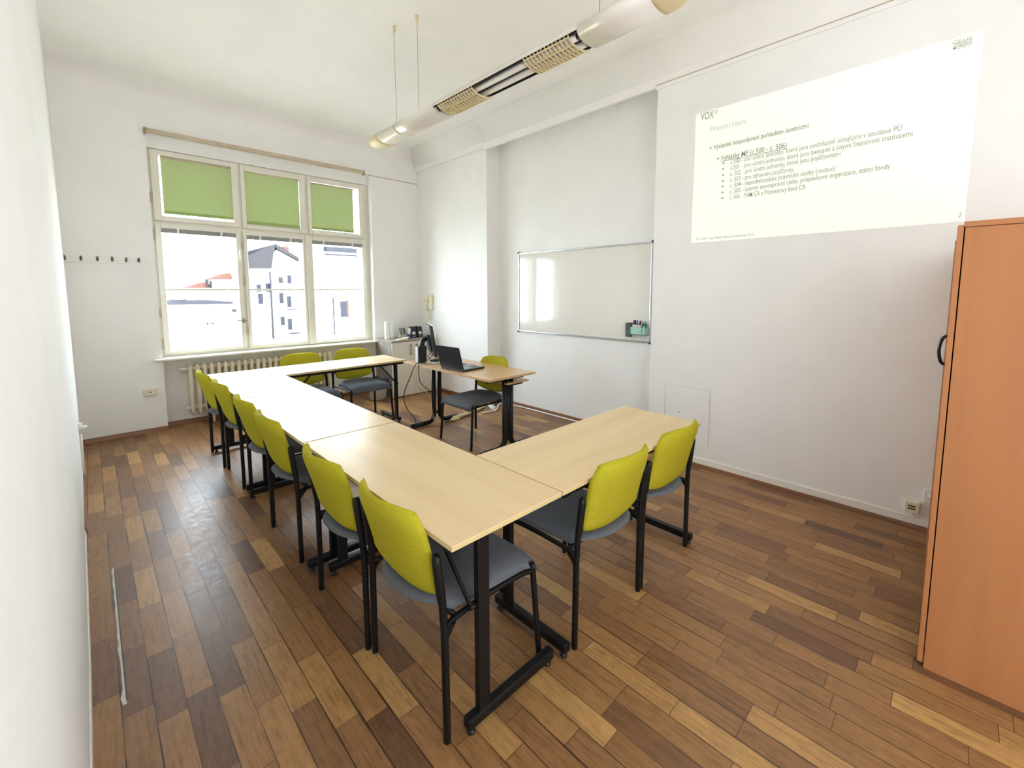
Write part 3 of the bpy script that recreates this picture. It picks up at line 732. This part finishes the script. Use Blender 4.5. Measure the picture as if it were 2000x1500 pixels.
# waste bin under the crossways table
t = thing('waste_bin', 'pale waste bin with dark liner against the low cabinet', 'bin', (2.885, 5.74, 0))
b = bm_new(); lathe(b, [(0, 0), (0.095, 0.0), (0.115, 0.012), (0.138, 0.26), (0.142, 0.265), (0.134, 0.265), (0.11, 0.02), (0, 0.018)], 0, 0, 24, 0, 0.85); obj('body', b, M['bin'], t)
b = bm_new(); lathe(b, [(0.142, 0.235), (0.150, 0.25), (0.148, 0.29), (0.135, 0.31), (0.125, 0.27), (0.10, 0.10), (0, 0.09)], 0, 0, 24, 0, 0.85)
for v in b.verts: v.co.z += random.uniform(-0.012, 0.012) if v.co.z > 0.24 else 0
obj('liner', b, M['bag'], t)

# ------------------------------------------------------------------ whiteboard in the niche
t = thing('whiteboard', 'wide magnetic whiteboard with aluminium frame on the niche wall', 'whiteboard', (XN, 3.1135, 1.5135))
hw, hh = 0.938, 0.504
bx('surface', (-0.018, -0.004, -hw+0.008, hw-0.008, -hh+0.008, hh-0.008), M['board'], t)
b = bm_new()
for y in (-hw, hw-0.016): box(b, -0.026, 0.0, y, y+0.016, -hh, hh, 0.003)
for z in (-hh, hh-0.018): box(b, -0.026, 0.0, -hw, hw, z, z+0.018, 0.003)
obj('frame', b, M['alu'], t)
for y in (-hw, hw):
    for z in (-hh, hh):
        bx('corner_cap', (-0.029, 0.0, y-0.013, y+0.013, z-0.012, z+0.012), M['blackp'], t, 0.004)
bx('label_sticker', (-0.0188, -0.0182, 2.218-3.1135, 2.292-3.1135, 1.035-1.5135, 1.068-1.5135), M['silver'], t)
FX = XN-0.0185
t = thing('board_eraser', 'dark grey felt eraser stuck on the whiteboard left of the mint holder', 'eraser', (FX, 2.412, 1.131))
b = bm_new(); prof = [(0.0, -0.075), (0.040, -0.072), (0.034, -0.03), (0.026, 0.0), (0.034, 0.035), (0.040, 0.072), (0.0, 0.075)]
prism(b, [(-p, z) for p, z in prof], -0.030, 0.030, 0, 'Y'); bmesh.ops.bevel(b, geom=list(b.edges), offset=0.005, segments=2, affect='EDGES'); obj('grip', b, M['slate'], t)
bx('felt', (-0.012, 0.0, -0.029, 0.029, -0.073, 0.073), M['bag'], t)
t = thing('marker_holder', 'mint green pen holder box stuck low on the whiteboard', 'pen holder', (FX, 2.288, 1.088))
b = bm_new(); box(b, -0.055, 0, -0.085, 0.085, 0, 0.004); box(b, -0.055, -0.052, -0.085, 0.085, 0, 0.076); box(b, -0.003, 0, -0.085, 0.085, 0, 0.076); box(b, -0.055, 0, -0.085, -0.082, 0, 0.076); box(b, -0.055, 0, 0.082, 0.085, 0, 0.076); box(b, -0.055, 0, -0.047, -0.044, 0, 0.074)
obj('tray', b, M['mint'], t)
for y, lean, mt, lab, top in ((2.352, 0.0, 'orange', 'orange capped board marker in the mint holder', 1.236), (2.334, -0.002, 'blackp', 'black capped board marker in the mint holder', 1.237), (2.312, -0.004, 'blue', 'blue capped board marker standing in the middle of the mint holder', 1.236), (2.283, -0.022, 'red', 'dark red capped board marker leaning right in the mint holder', 1.232), (2.234, -0.030, 'blue', 'thin blue pen leaning out of the right end of the mint holder', 1.222)):
    t = thing('board_marker', lab, 'marker', (FX-0.03, y, 1.0925), 0, 'markers in the mint holder')
    L = top-1.0925; r = 0.0085 if lean > -0.03 else 0.006
    p0 = Vector((0, -lean*0.9, 0)); p1 = Vector((0, lean*0.6, L)); m_ = p0.lerp(p1, 0.68)
    b = bm_new(); tube(b, [p0, m_], r*0.92, 10); obj('barrel', b, M['paper'], t)
    b = bm_new(); tube(b, [m_, p0.lerp(p1, 0.97), p1], [r, r, r*0.6], 10); obj('cap', b, M[mt], t)
b = bm_new(); box(b, -0.002, 0.002, -0.026, 0.024, 0, 0.115)
tag(obj('card', b, M['green'], None, (FX-0.012, 2.262, 1.0925), (0.25, 0, 0)), 'green card tucked in the mint holder behind the markers', 'card')

# ------------------------------------------------------------------ wall fittings
t = thing('intercom', 'ivory intercom handset on the pier wall above the desk', 'intercom', (XP, 5.77, 1.22))
bx('base', (-0.035, 0, -0.065, 0.035, 0.02, 0.255), M['ivory'], t, 0.012)
b = bm_new(); box(b, -0.068, -0.030, 0.038, 0.082, 0.015, 0.255, 0.014); box(b, -0.034, 0.0, 0.03, 0.08, 0.05, 0.24, 0.008); obj('handset', b, M['ivory'], t)
b = bm_new(); box(b, -0.0690, -0.067, 0.055, 0.066, 0.155, 0.18); box(b, -0.036, -0.0345, 0.008, 0.022, 0.155, 0.178); obj('slot', b, M['hole'], t)
b = bm_new(); tube(b, smooth_path([(-0.03, 0.055, 0.02), (-0.02, 0.04, -0.05), (-0.015, 0.02, -0.10), (-0.02, -0.005, -0.10), (-0.02, -0.01, -0.03), (-0.02, -0.005, 0.03)], 8), 0.006, 7); obj('cord', b, M['ivory'], t)

t = thing('coat_rack', 'white coat rail with six dark hooks on the wall left of the window', 'coat rack', (0.165, YF, 1.862))
bx('rail', (-0.30, 0.31, -0.014, 0.0, -0.038, 0.030), M['wall'], t, 0.004)
for k, x in enumerate((-0.300, -0.186, -0.068, 0.042, 0.150, 0.250)):
    z = 0.006-0.004*k*0.0
    b = bm_new(); box(b, x-0.010, x+0.010, -0.020, -0.014, z-0.026, z+0.022 if k == 3 else z+0.012, 0.003)
    tube(b, smooth_path([(x, -0.018, z-0.004), (x, -0.05, z-0.012), (x, -0.062, z+0.004), (x, -0.060, z+0.018)], 4), 0.006, 7)
    obj('hook', b, M['hook'], t)

t = thing('wall_outlet', 'ivory double socket low on the wall left of the radiator recess', 'socket', (0.418, YF, 0.447))
bx('plate', (-0.058, 0.055, -0.030, 0, -0.036, 0.036), M['ivory'], t, 0.006); bx('pins', (-0.012, 0.012, -0.0315, -0.0295, -0.004, 0.006), M['hole'], t)
t = thing('data_outlet', 'ivory network outlet just above the skirting near the wardrobe', 'socket', (XR, 0.152, 0.135))
bx('plate', (-0.035, 0, -0.036, 0.036, -0.036, 0.036), M['ivory'], t, 0.005)
b = bm_new(); box(b, -0.0365, -0.0345, -0.018, 0.02, 0.004, 0.014); box(b, -0.0365, -0.0345, -0.018, 0.02, -0.014, -0.004); obj('ports', b, M['hole'], t)
b = bm_new(); tube(b, smooth_path([(-0.02, 0.0, -0.036), (-0.018, -0.01, -0.058), (-0.012, -0.03, -0.055), (-0.006, -0.05, -0.03)], 5), 0.005, 6); obj('lead', b, M['paper'], t)
t = thing('wall_outlet', 'white round socket half hidden by the wardrobe edge', 'socket', (XR, 0.062, 0.225))
bx('plate', (-0.018, 0, -0.042, 0.042, -0.042, 0.042), M['white'], t, 0.005)
b = bm_new(); lathe(b, [(0.021, 0), (0.021, 0.003), (0, 0.003)], 0, 0, 20); o = obj('well', b, M['ivory'], t, (-0.0175, 0, 0), (0, -PI/2, 0))
# access hatch in the wall
t = thing('access_hatch', 'square white access panel painted over low on the right wall', 'access panel', (XR, 1.672, 0.42))
bx('panel', (-0.0035, 0, -0.20, 0.20, -0.262, 0.262), M['wall'], t, 0.0012)
b = bm_new(); lathe(b, [(0.005, 0), (0.004, 0.003), (0, 0.003)], 0, 0, 10); obj('screw', b, M['screen'], t, (-0.0033, 0.066, 0.02), (0, -PI/2, 0))
b = bm_new(); box(b, -0.004, 0.0, -0.2035, -0.2005, -0.264, 0.264); box(b, -0.004, 0, 0.2005, 0.2035, -0.264, 0.264); box(b, -0.004, 0, -0.2035, 0.2035, 0.2625, 0.2655); obj('edge_seam', b, plain('painted_seam', lin(214, 209, 199), 0.8), t)
# worn strip along the left wall: an open joint and a smear of white filler
b = bm_new(); box(b, 0.0, 0.0045, 2.1, 3.15, 0.0004, 0.0012); o = struct('trim_6', b, M['bag'])
b = bm_new(); L_ = [2.08+0.045*k for k in range(26)]; ed = [(-0.0045-random.choice((0.0, 0.001, 0.004, 0.009))*random.random(), -0.0005) for _ in L_]
A = [b.verts.new((e[0], y, 0.0014)) for e, y in zip(ed, L_)]; B_ = [b.verts.new((e[1], y, 0.0014)) for e, y in zip(ed, L_)]
A2 = [b.verts.new((e[0]-0.002, y, 0.0)) for e, y in zip(ed, L_)]; B2 = [b.verts.new((e[1]+0.002, y, 0.0)) for e, y in zip(ed, L_)]
for k in range(len(L_)-1):
    for P_, Q_ in ((A, B_), (A2, A), (B_, B2)): b.faces.new((P_[k], Q_[k], Q_[k+1], P_[k+1]))
struct('trim_7', b, plain('white_filler', lin(206, 200, 192), 0.9, noise=0.12, scale=60))
# little pipe valve at the far end of the left wall
t = thing('pipe_valve', 'white pipe with a small valve low in the far left corner', 'valve', (-0.12, 4.95, 0))
b = bm_new(); tube(b, [(0, 0, 0.0), (0, 0, 0.42)], 0.011, 8); obj('pipe', b, M['white'], t)
b = bm_new(); tube(b, [(-0.01, 0, 0.43), (0.03, 0, 0.43), (0.045, 0, 0.43)], [0.016, 0.016, 0.011], 10); tube(b, [(0, 0, 0.39), (0, 0, 0.47)], 0.018, 10); obj('valve', b, M['white'], t)

# ------------------------------------------------------------------ pendant light
LX, LZ = 1.985, 2.862
t = thing('pendant_light', 'long white fluorescent pendant light hanging from thin wires', 'ceiling light', (LX, 0, LZ))
def arc(r, d, n=14):
    """half-round cross-section (x,z) opening upward"""
    return [(-r*math.cos(i/n*PI), -d*math.sin(i/n*PI)) for i in range(n+1)]
def shellseg(y0, y1, closed=True, r=0.098, d=0.042, top=0.062):
    b = bm_new(); poly = arc(r, d)+[(r*0.93, 0.03), (r*0.5, top), (-r*0.5, top), (-r*0.93, 0.03)]
    A = [b.verts.new((x, y0, z)) for x, z in poly]; B_ = [b.verts.new((x, y1, z)) for x, z in poly]; n = len(poly)
    for i in range(n):
        if not closed and i < 14: continue
        f = b.faces.new((A[i], A[(i+1) % n], B_[(i+1) % n], B_[i])); f.smooth = True
    if closed: b.faces.new(A[::-1]); b.faces.new(B_)
    return b
for y0, y1 in ((2.775, 3.63), (1.075, 1.475)): obj('housing', shellseg(y0, y1), M['housing'], t)
o = obj('top_tray', shellseg(1.475, 2.775, False), M['housing'], t)
b = bm_new(); box(b, -0.085, 0.085, 1.476, 2.774, 0.026, 0.032); box(b, -0.09, -0.086, 1.476, 2.774, -0.006, 0.03); box(b, 0.086, 0.09, 1.476, 2.774, -0.006, 0.03); obj('reflector', b, M['mirror'], t)
for y0, y1, s in ((3.632, 3.845, 1), (0.955, 1.073, -1)):
    b = bm_new(); rings = []
    K = 6
    for k in range(K+1):
        f_ = k/K; y = y0+(y1-y0)*f_ if s > 0 else y1-(y1-y0)*f_
        sc = math.sqrt(max(0.02, 1-(f_*0.86)**2.5)); poly = arc(0.1*min(1, sc*1.04), 0.043*sc)+[(0.093*sc, 0.03*sc), (0.05*sc, 0.062*sc), (-0.05*sc, 0.062*sc), (-0.093*sc, 0.03*sc)]
        rings.append([b.verts.new((x, y, z)) for x, z in poly])
    n = len(rings[0])
    for a_, c_ in zip(rings, rings[1:]):
        for i in range(n):
            f = b.faces.new((a_[i], a_[(i+1) % n], c_[(i+1) % n], c_[i])); f.smooth = True
    b.faces.new(rings[0][::-1]); b.faces.new(rings[-1]); obj('end_cap', b, M['louvre'], t)
b = bm_new(); box(b, -0.02, 0.01, 3.83, 3.85, -0.02, -0.008); obj('socket_hole', b, M['screen'], t)
for x in (-0.042, 0.038):
    b = bm_new(); tube(b, [(x, 1.49, 0.0), (x, 2.76, 0.0)], 0.019, 14); tb = obj('tube', b, M['tube'], t)
    b = bm_new(); tube(b, [(x, 1.48, 0.0), (x, 1.51, 0.0)], 0.0195, 12); tube(b, [(x, 2.74, 0.0), (x, 2.77, 0.0)], 0.0195, 12); obj('tube_end', b, M['blackp'], tb)
for y0, y1, nn in ((2.335, 2.715, 14), (1.535, 1.86, 13)):
    b = bm_new()
    for k in range(nn):
        y = y0+(y1-y0)*k/(nn-1); pl = arc(0.096, 0.041)
        inner = [(x*0.99, z+0.012) for x, z in pl]
        for i in range(len(pl)-1):
            q = [pl[i], pl[i+1], inner[i+1], inner[i]]
            A = [b.verts.new((x, y-0.0016, z)) for x, z in q]; B_ = [b.verts.new((x, y+0.0016, z)) for x, z in q]
            b.faces.new(A[::-1]); b.faces.new(B_)
            for e in range(4): b.faces.new((A[e], A[(e+1) % 4], B_[(e+1) % 4], B_[e]))
    for x, z in ((-0.05, -0.036), (0.0, -0.042), (0.05, -0.036), (-0.088, -0.014), (0.088, -0.014)): box(b, x-0.0016, x+0.0016, y0, y1, z, z+0.011)
    obj('louvre', b, M['louvre'], t)
for x, y, loop in ((-0.055, 3.356, True), (0.0, 3.108, False), (0.0, 1.405, False)):
    b = bm_new(); tube(b, [(x, y, 0.06), (x-0.008 if loop else x, y, ZC-LZ)], 0.0018, 6)
    if loop: tube(b, [(x, y, 0.062), (-0.097, y-0.01, 0.02)]+[(px*1.02, y-0.02, pz*1.03) for px, pz in arc(0.098, 0.042)[:6]], 0.0018, 6)
    wr = obj('suspension_wire', b, M['steel'], t)
    b = bm_new(); tube(b, [(x, y, ZC-LZ-0.045), (x, y, ZC-LZ-0.015), (x, y, ZC-LZ)], [0.008, 0.013, 0.014], 10); obj('ceiling_mount', b, M['louvre'], wr)

# ------------------------------------------------------------------ wardrobe at the right edge
t = thing('wardrobe', 'tall beech wardrobe against the right wall beside the camera', 'wardrobe', (2.351, 0.019, 0))
WZ = 1.788
b = bm_new(); box(b, 0.0, 1.40, -0.62, 0.0, 0.0, WZ-0.022); obj('carcass', b, M['ward'], t)
bx('top_board', (-0.004, 1.404, -0.625, 0.004, WZ-0.020, WZ), M['ward'], t, 0.002)
for x0, x1, aj in ((0.0, 0.695, 0), (0.70, 1.40, 0.016)):
    b = bm_new(); box(b, x0+0.001, x1-0.001, 0.004, 0.021, 0.020, WZ-0.012, 0.0015, 0, 1)
    if aj:
        for v in b.verts: v.co.y += aj*(x1-v.co.x)/(x1-x0)
    dr = obj('door', b, M['ward'], t); hx = 0.655
    if aj: continue
    dy = 0.021+(aj*0.95 if aj else 0)
    b = bm_new(); tube(b, smooth_path([(hx, dy, 1.165), (hx, dy+0.026, 1.185), (hx, dy+0.036, 1.243), (hx, dy+0.026, 1.30), (hx, dy, 1.32)], 6), 0.007, 8); obj('handle', b, M['screen'], dr)

# ------------------------------------------------------------------ projected slide on the wall
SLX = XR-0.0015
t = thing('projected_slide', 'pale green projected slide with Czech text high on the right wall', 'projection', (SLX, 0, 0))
M['slide'] = lit('projected_light', lin(216, 246, 220), 0.16, lin(231, 226, 217))  # thin glowing sheet stands in for the projector's light on the wall
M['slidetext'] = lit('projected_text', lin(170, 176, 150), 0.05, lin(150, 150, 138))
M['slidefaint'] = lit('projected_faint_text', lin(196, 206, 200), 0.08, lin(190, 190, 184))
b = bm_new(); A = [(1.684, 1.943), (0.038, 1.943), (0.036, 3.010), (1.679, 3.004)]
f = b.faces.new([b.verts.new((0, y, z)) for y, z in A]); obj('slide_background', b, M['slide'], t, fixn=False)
def textmesh(name, s, y0, y1, z0, z1, cap, mat, bold=False, underline=False):
    """baseline from (y0,z0) to (y1,z1) on the wall; letters cap metres tall"""
    base = s.translate(str.maketrans('čěřČŘĚ', 'cerCRE'))
    cu = bpy.data.curves.new('txt', 'FONT'); cu.body = base; cu.size = 1.0; cu.resolution_u = 3
    cu.offset = 0.014 if bold else 0.004
    ob = bpy.data.objects.new('txt', cu); C.objects.link(ob)
    dg = bpy.context.evaluated_depsgraph_get(); me = bpy.data.meshes.new_from_object(ob.evaluated_get(dg))
    def width(t_):
        cu.body = t_; bpy.context.view_layer.update()
        return ob.evaluated_get(bpy.context.evaluated_depsgraph_get()).bound_box[4][0] if t_ else 0.0
    marks = []
    for i_, c_ in enumerate(s):
        if c_ in 'čěřČŘĚ':
            x1_ = width(base[:i_+1]); x0_ = x1_-width(base[i_])*0.92; marks.append(((x0_+x1_)/2, 0.80 if c_.isupper() else 0.57))
    bpy.data.objects.remove(ob); bpy.data.curves.remove(cu)
    if marks:
        bq = bmesh.new(); bq.from_mesh(me)
        for mx, mz in marks:
            bq.faces.new([bq.verts.new((mx+a, mz+c, 0)) for a, c in ((-0.13, 0.13), (0, 0), (0.13, 0.13), (0.08, 0.13), (0, 0.06), (-0.08, 0.13))])
        bq.to_mesh(me); bq.free()
    xs = [v.co.x for v in me.vertices]; xa, xb = min(xs), max(xs); sz = cap/0.72
    for v in me.vertices:
        f_ = (v.co.x-xa)/(xb-xa); v.co = Vector((-0.0012, y0+(y1-y0)*f_, z0+(z1-z0)*f_+v.co.y*sz))
    bm = bmesh.new(); bm.from_mesh(me); bpy.data.meshes.remove(me)
    if underline:
        q = [(y0, z0-0.010), (y1, z1-0.010), (y1, z1-0.005), (y0, z0-0.005)]; bm.faces.new([bm.verts.new((-0.0012, a, c)) for a, c in q])
    bmesh.ops.recalc_face_normals(bm, faces=bm.faces)
    return obj(name, bm, mat, t, fixn=False)
# wall coordinates of the baselines come from the ray table below
fw, rt_, up_ = F_, R2, U2
def onwall(px, py):
    d = fw+rt_*((px-1000)/854.76)-up_*((py-651.07)/854.76); k = SLX/d.x; return d.y*k, H+d.z*k
def c8(a, c): return onwall(1350+a/4.348, 200+c/4.348)
def c5(a, c): return onwall(1330+a/3.3333, 50+c/3.3333)
LINES = [('Finanční řízení', c8(162, 250), c8(468, 180), 0.045, 'slidefaint', False, False, None),
 ('Výsledek hospodaření pohledem účetnictví', c8(190, 400), c8(1000, 214), 0.037, 'slidetext', True, False, c8(165, 393)),
 ('Vyhlášky MF (č.500 - č. 506)', c8(250, 495), c8(810, 384), 0.040, 'slidetext', True, True, c8(228, 486)),
 ('č.500 - pro účetní jednotky, které jsou podnikateli účtujícími v soustavě PÚ', c8(335, 524), c8(1785, 238), 0.036, 'slidetext', False, False, c8(275, 524)),
 ('č.501 - pro účetní jednotky, které jsou bankami a jinými finančními institucemi', c8(333, 574), c8(1880, 284), 0.036, 'slidetext', False, False, c8(272, 574)),
 ('č. 502 - pro účetní jednotky, které jsou pojišťovnami', c8(331, 626), c8(1266, 455), 0.036, 'slidetext', False, False, c8(270, 624)),
 ('č. 503 - pro zdravotní pojišťovny', c8(330, 675), c8(870, 587), 0.036, 'slidetext', False, False, c8(269, 674)),
 ('č. 504 - nepodnikatelské právnické osoby (nadace)', c8(329, 725), c8(1223, 578), 0.036, 'slidetext', False, False, c8(267, 722)),
 ('č. 505 - územní samosprávní celky, příspěvkové organizace, státní fondy', c8(327, 775), c8(1690, 562), 0.036, 'slidetext', False, False, c8(266, 772)),
 ('č. 506 - FNM ČR a Pozemkový fond ČR', c8(325, 825), c8(970, 736), 0.036, 'slidetext', False, False, c8(264, 821)),
 ('18. 9. 2025 • Ing. Zdenka Šulcová (Voskánová), Ph.D.', c5(100, 1397), c5(480, 1366), 0.018, 'slidetext', False, False, None),
 ('2', c5(1804, 1250), c5(1826, 1248), 0.028, 'slidetext', False, False, None),
 ('VZDĚLÁVÁNÍ', c5(1762, 125), c5(1898, 92), 0.020, 'slidetext', False, False, None),
 ('OTEVÍRÁ K', c5(1776, 143), c5(1897, 113), 0.020, 'slidetext', False, False, None),
 ('MOŽNOSTI', c5(1772, 160), c5(1896, 130), 0.020, 'slidetext', False, False, None),
 ('VOX', c5(128, 618), c5(214, 598), 0.058, 'slidetext', True, False, None),
 ('GT', c5(216, 577), c5(243, 570), 0.026, 'slidetext', True, False, None)]
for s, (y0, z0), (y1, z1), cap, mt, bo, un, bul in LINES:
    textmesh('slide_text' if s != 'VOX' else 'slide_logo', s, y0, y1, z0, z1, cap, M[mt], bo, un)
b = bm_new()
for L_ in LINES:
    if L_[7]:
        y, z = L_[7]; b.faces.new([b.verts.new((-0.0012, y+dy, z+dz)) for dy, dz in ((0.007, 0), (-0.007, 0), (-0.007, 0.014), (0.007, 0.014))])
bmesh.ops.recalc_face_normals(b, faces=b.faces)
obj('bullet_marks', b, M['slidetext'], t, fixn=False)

# ------------------------------------------------------------------ what stands outside the window
def emat(n, c): return plain(n, c, 1.0, 0, 0.0)
M['fac'] = emat('pale_facade', lin(225, 226, 228)); M['facy'] = emat('cream_facade', lin(236, 224, 180)); M['pane_out'] = emat('dark_window', lin(33, 35, 41))
M['tile'] = emat('grey_roof_tiles', lin(37, 36, 39)); M['brick'] = emat('red_chimney', lin(64, 44, 40)); M['pipe_out'] = emat('grey_downpipe', lin(34, 36, 41)); M['capping'] = emat('parapet_cap', lin(36, 37, 42))
t = thing('apartment_building', 'white apartment block with grey gabled roof seen through the middle window', 'building', (7.4, 26, 0))
b = bm_new(); box(b, -1.22, -0.25, 0, 1.0, -8, 2.74); prism(b, [(-0.25, -8), (1.75, -8), (1.75, 2.85), (0.1, 3.75), (-0.25, 3.4)], 0, 8, 0, 'Y'); obj('wall', b, M['fac'], t)
b = bm_new(); prism(b, [(-1.27, 2.70), (-0.22, 2.76), (-0.10, 3.45), (0.02, 3.98), (-0.06, 3.98), (-1.27, 3.34)], -0.12, 0.9, 0, 'Y'); prism(b, [(0.0, 3.96), (0.1, 3.80), (1.8, 2.86), (1.85, 3.0), (0.05, 4.06)], -0.12, 7, 0, 'Y'); obj('roof', b, M['tile'], t)
b = bm_new(); box(b, 0.28, 0.85, 0.4, 1.4, 3.2, 4.0); obj('chimney', b, M['brick'], t)
for x0, z1, x1, z0 in ((6.48, 1.9, 6.6, 1.5), (6.9, 1.95, 7.02, 1.5), (7.56, 2.3, 7.70, 1.98), (8.01, 2.42, 8.13, 1.95), (6.52, 1.42, 6.68, 0.86), (7.56, 1.44, 7.68, 0.87), (7.94, 1.27, 8.07, 0.66), (7.56, 0.15, 7.68, -0.33), (7.92, 0.02, 8.05, -0.6)):
    bx('window', (x0-7.45, x1-7.36, -0.03, 0.02, z0, z1), M['pane_out'], t)
b = bm_new(); tube(b, [(-0.31, -0.1, 2.55), (-0.32, -0.1, -3)], 0.055, 8); obj('downpipe', b, M['pipe_out'], t)
for z in (0.60, -0.72):
    b = bm_new(); box(b, 0.46, 0.98, -0.5, 0.0, z-0.09, z-0.05)
    for k in range(10): box(b, 0.46+0.055*k, 0.475+0.055*k, -0.5, -0.49, z-0.05, z+0.18)
    box(b, 0.46, 0.98, -0.5, -0.48, z+0.18, z+0.2); obj('balcony', b, M['pipe_out'], t)
t = thing('yellow_building', 'cream rendered building with flat parapet seen through the left window', 'building', (3.4, 22, 0))
b = bm_new(); box(b, -4.5, 1.05, 0, 6, -8, 1.0); box(b, 1.05, 1.42, 0.3, 6, -8, 0.62); obj('wall', b, M['facy'], t)
b = bm_new(); box(b, -4.6, 1.1, -0.08, 6.1, 1.0, 1.09); box(b, 1.05, 1.5, 0.2, 6, 0.62, 0.72); obj('parapet', b, M['capping'], t)
b = bm_new(); box(b, 0.10, 0.16, -0.02, 0.02, 0.13, 0.25); box(b, 0.2, 0.25, -0.02, 0.02, 0.15, 0.24); box(b, 0.29, 0.35, -0.02, 0.02, 0.14, 0.24); obj('vent_openings', b, M['tile'], t)
b = bm_new(); box(b, -0.95, -0.45, 0.6, 1.0, 1.14, 1.2); obj('roof_pipe', b, M['capping'], t)
t = thing('distant_house', 'distant small house with chimneys left of the white apartment block', 'building', (5.35, 30, 0))
b = bm_new(); box(b, -0.1, 0.75, 0, 3, -8, 2.25); box(b, -1.2, -0.1, 0.5, 3, -8, 1.75); obj('wall', b, M['fac'], t)
b = bm_new(); prism(b, [(-0.2, 2.22), (0.85, 2.22), (0.75, 2.62), (0.3, 2.4)], -0.1, 3, 0, 'Y'); prism(b, [(-1.3, 1.72), (-0.1, 1.72), (-0.35, 2.08)], 0.4, 3, 0, 'Y'); obj('roof', b, M['brick'], t)
b = bm_new(); box(b, -0.4, -0.28, 0.3, 0.6, 1.8, 2.2); box(b, -0.22, -0.15, 0.3, 0.5, 1.75, 2.15); obj('chimney', b, M['tile'], t)
t = thing('side_building', 'white side building with one small window seen through the right window', 'building', (6.6, 16, 0))
b = bm_new(); box(b, -0.75, 3.0, 0, 0.6, -8, 3.2); obj('wall', b, M['fac'], t)
bx('window', (0.07, 0.36, -0.03, 0.02, 0.58, 1.17), M['pane_out'], t); bx('window_reveal', (0.30, 0.38, -0.04, 0.03, 0.55, 1.2), M['brick'], t)
b = bm_new(); box(b, -0.45, 1.0, -0.25, 0.1, 2.95, 3.1); box(b, -0.42, 1.0, -0.06, 0.0, 2.82, 2.86); obj('eaves', b, M['capping'], t)
b = bm_new(); tube(b, [(-0.2, -0.06, 1.3), (-0.2, -0.06, -2)], 0.03, 8); obj('downpipe', b, M['pipe_out'], t)
b = bm_new(); box(b, -30, 40, 7.5, 80, -8.2, -8); g = struct('ground_outside', b, emat('courtyard_ground', lin(150, 147, 140)))

# ------------------------------------------------------------------ light
SKY = 7.5
FILL = 25.0
wd = bpy.data.worlds.new('daylight'); S.world = wd; wd.use_nodes = True
nt = wd.node_tree; bg = nt.nodes['Background']
bg.inputs['Color'].default_value = (0.82, 0.94, 1.06, 1); bg.inputs['Strength'].default_value = SKY
# portal in the window opening: guides sky light, emits nothing itself
pl = bpy.data.lights.new('window_portal', 'AREA'); pl.shape = 'RECTANGLE'; pl.size = 2.5; pl.size_y = 2.3; pl.cycles.is_portal = True
po = bpy.data.objects.new('window_portal', pl); C.objects.link(po); po.location = (1.80, 6.52, 1.95); pass
po.rotation_euler = (-PI/2, 0, 0)
# added fill lights behind the camera, tilted up-left; no lamps stand there
for i, (x, y) in enumerate(((0.9, -2.2), (1.6, -2.2))):
    ul = bpy.data.lights.new('fill_light', 'AREA'); ul.shape = 'RECTANGLE'; ul.size = 0.8; ul.size_y = 0.8; ul.energy = FILL; ul.color = (0.87, 0.96, 1.06)
    uo = bpy.data.objects.new('fill_light', ul); C.objects.link(uo); uo.location = (x, y, 0.7); uo.rotation_euler = Vector((-0.70, 0.16, 0.70)).to_track_quat('-Z', 'Y').to_euler()
# low sun on the courtyard facades
sn = bpy.data.lights.new('sun', 'SUN'); sn.energy = 12.0; sn.angle = math.radians(0.6); sn.color = (1.0, 0.93, 0.80)
so = bpy.data.objects.new('sun', sn); C.objects.link(so); so.rotation_euler = (math.radians(52), 0, math.radians(25))

cy = S.cycles
cy.use_denoising = True
cy.max_bounces = 14; cy.diffuse_bounces = 9; cy.glossy_bounces = 4; cy.transparent_max_bounces = 16; cy.transmission_bounces = 6
cy.sample_clamp_indirect = 6.0; cy.caustics_reflective = False; cy.caustics_refractive = False
vs = S.view_settings
vs.view_transform = 'Standard'; vs.look = 'None'; vs.exposure = 1.52; vs.gamma = 1.0; vs.use_curve_mapping = False
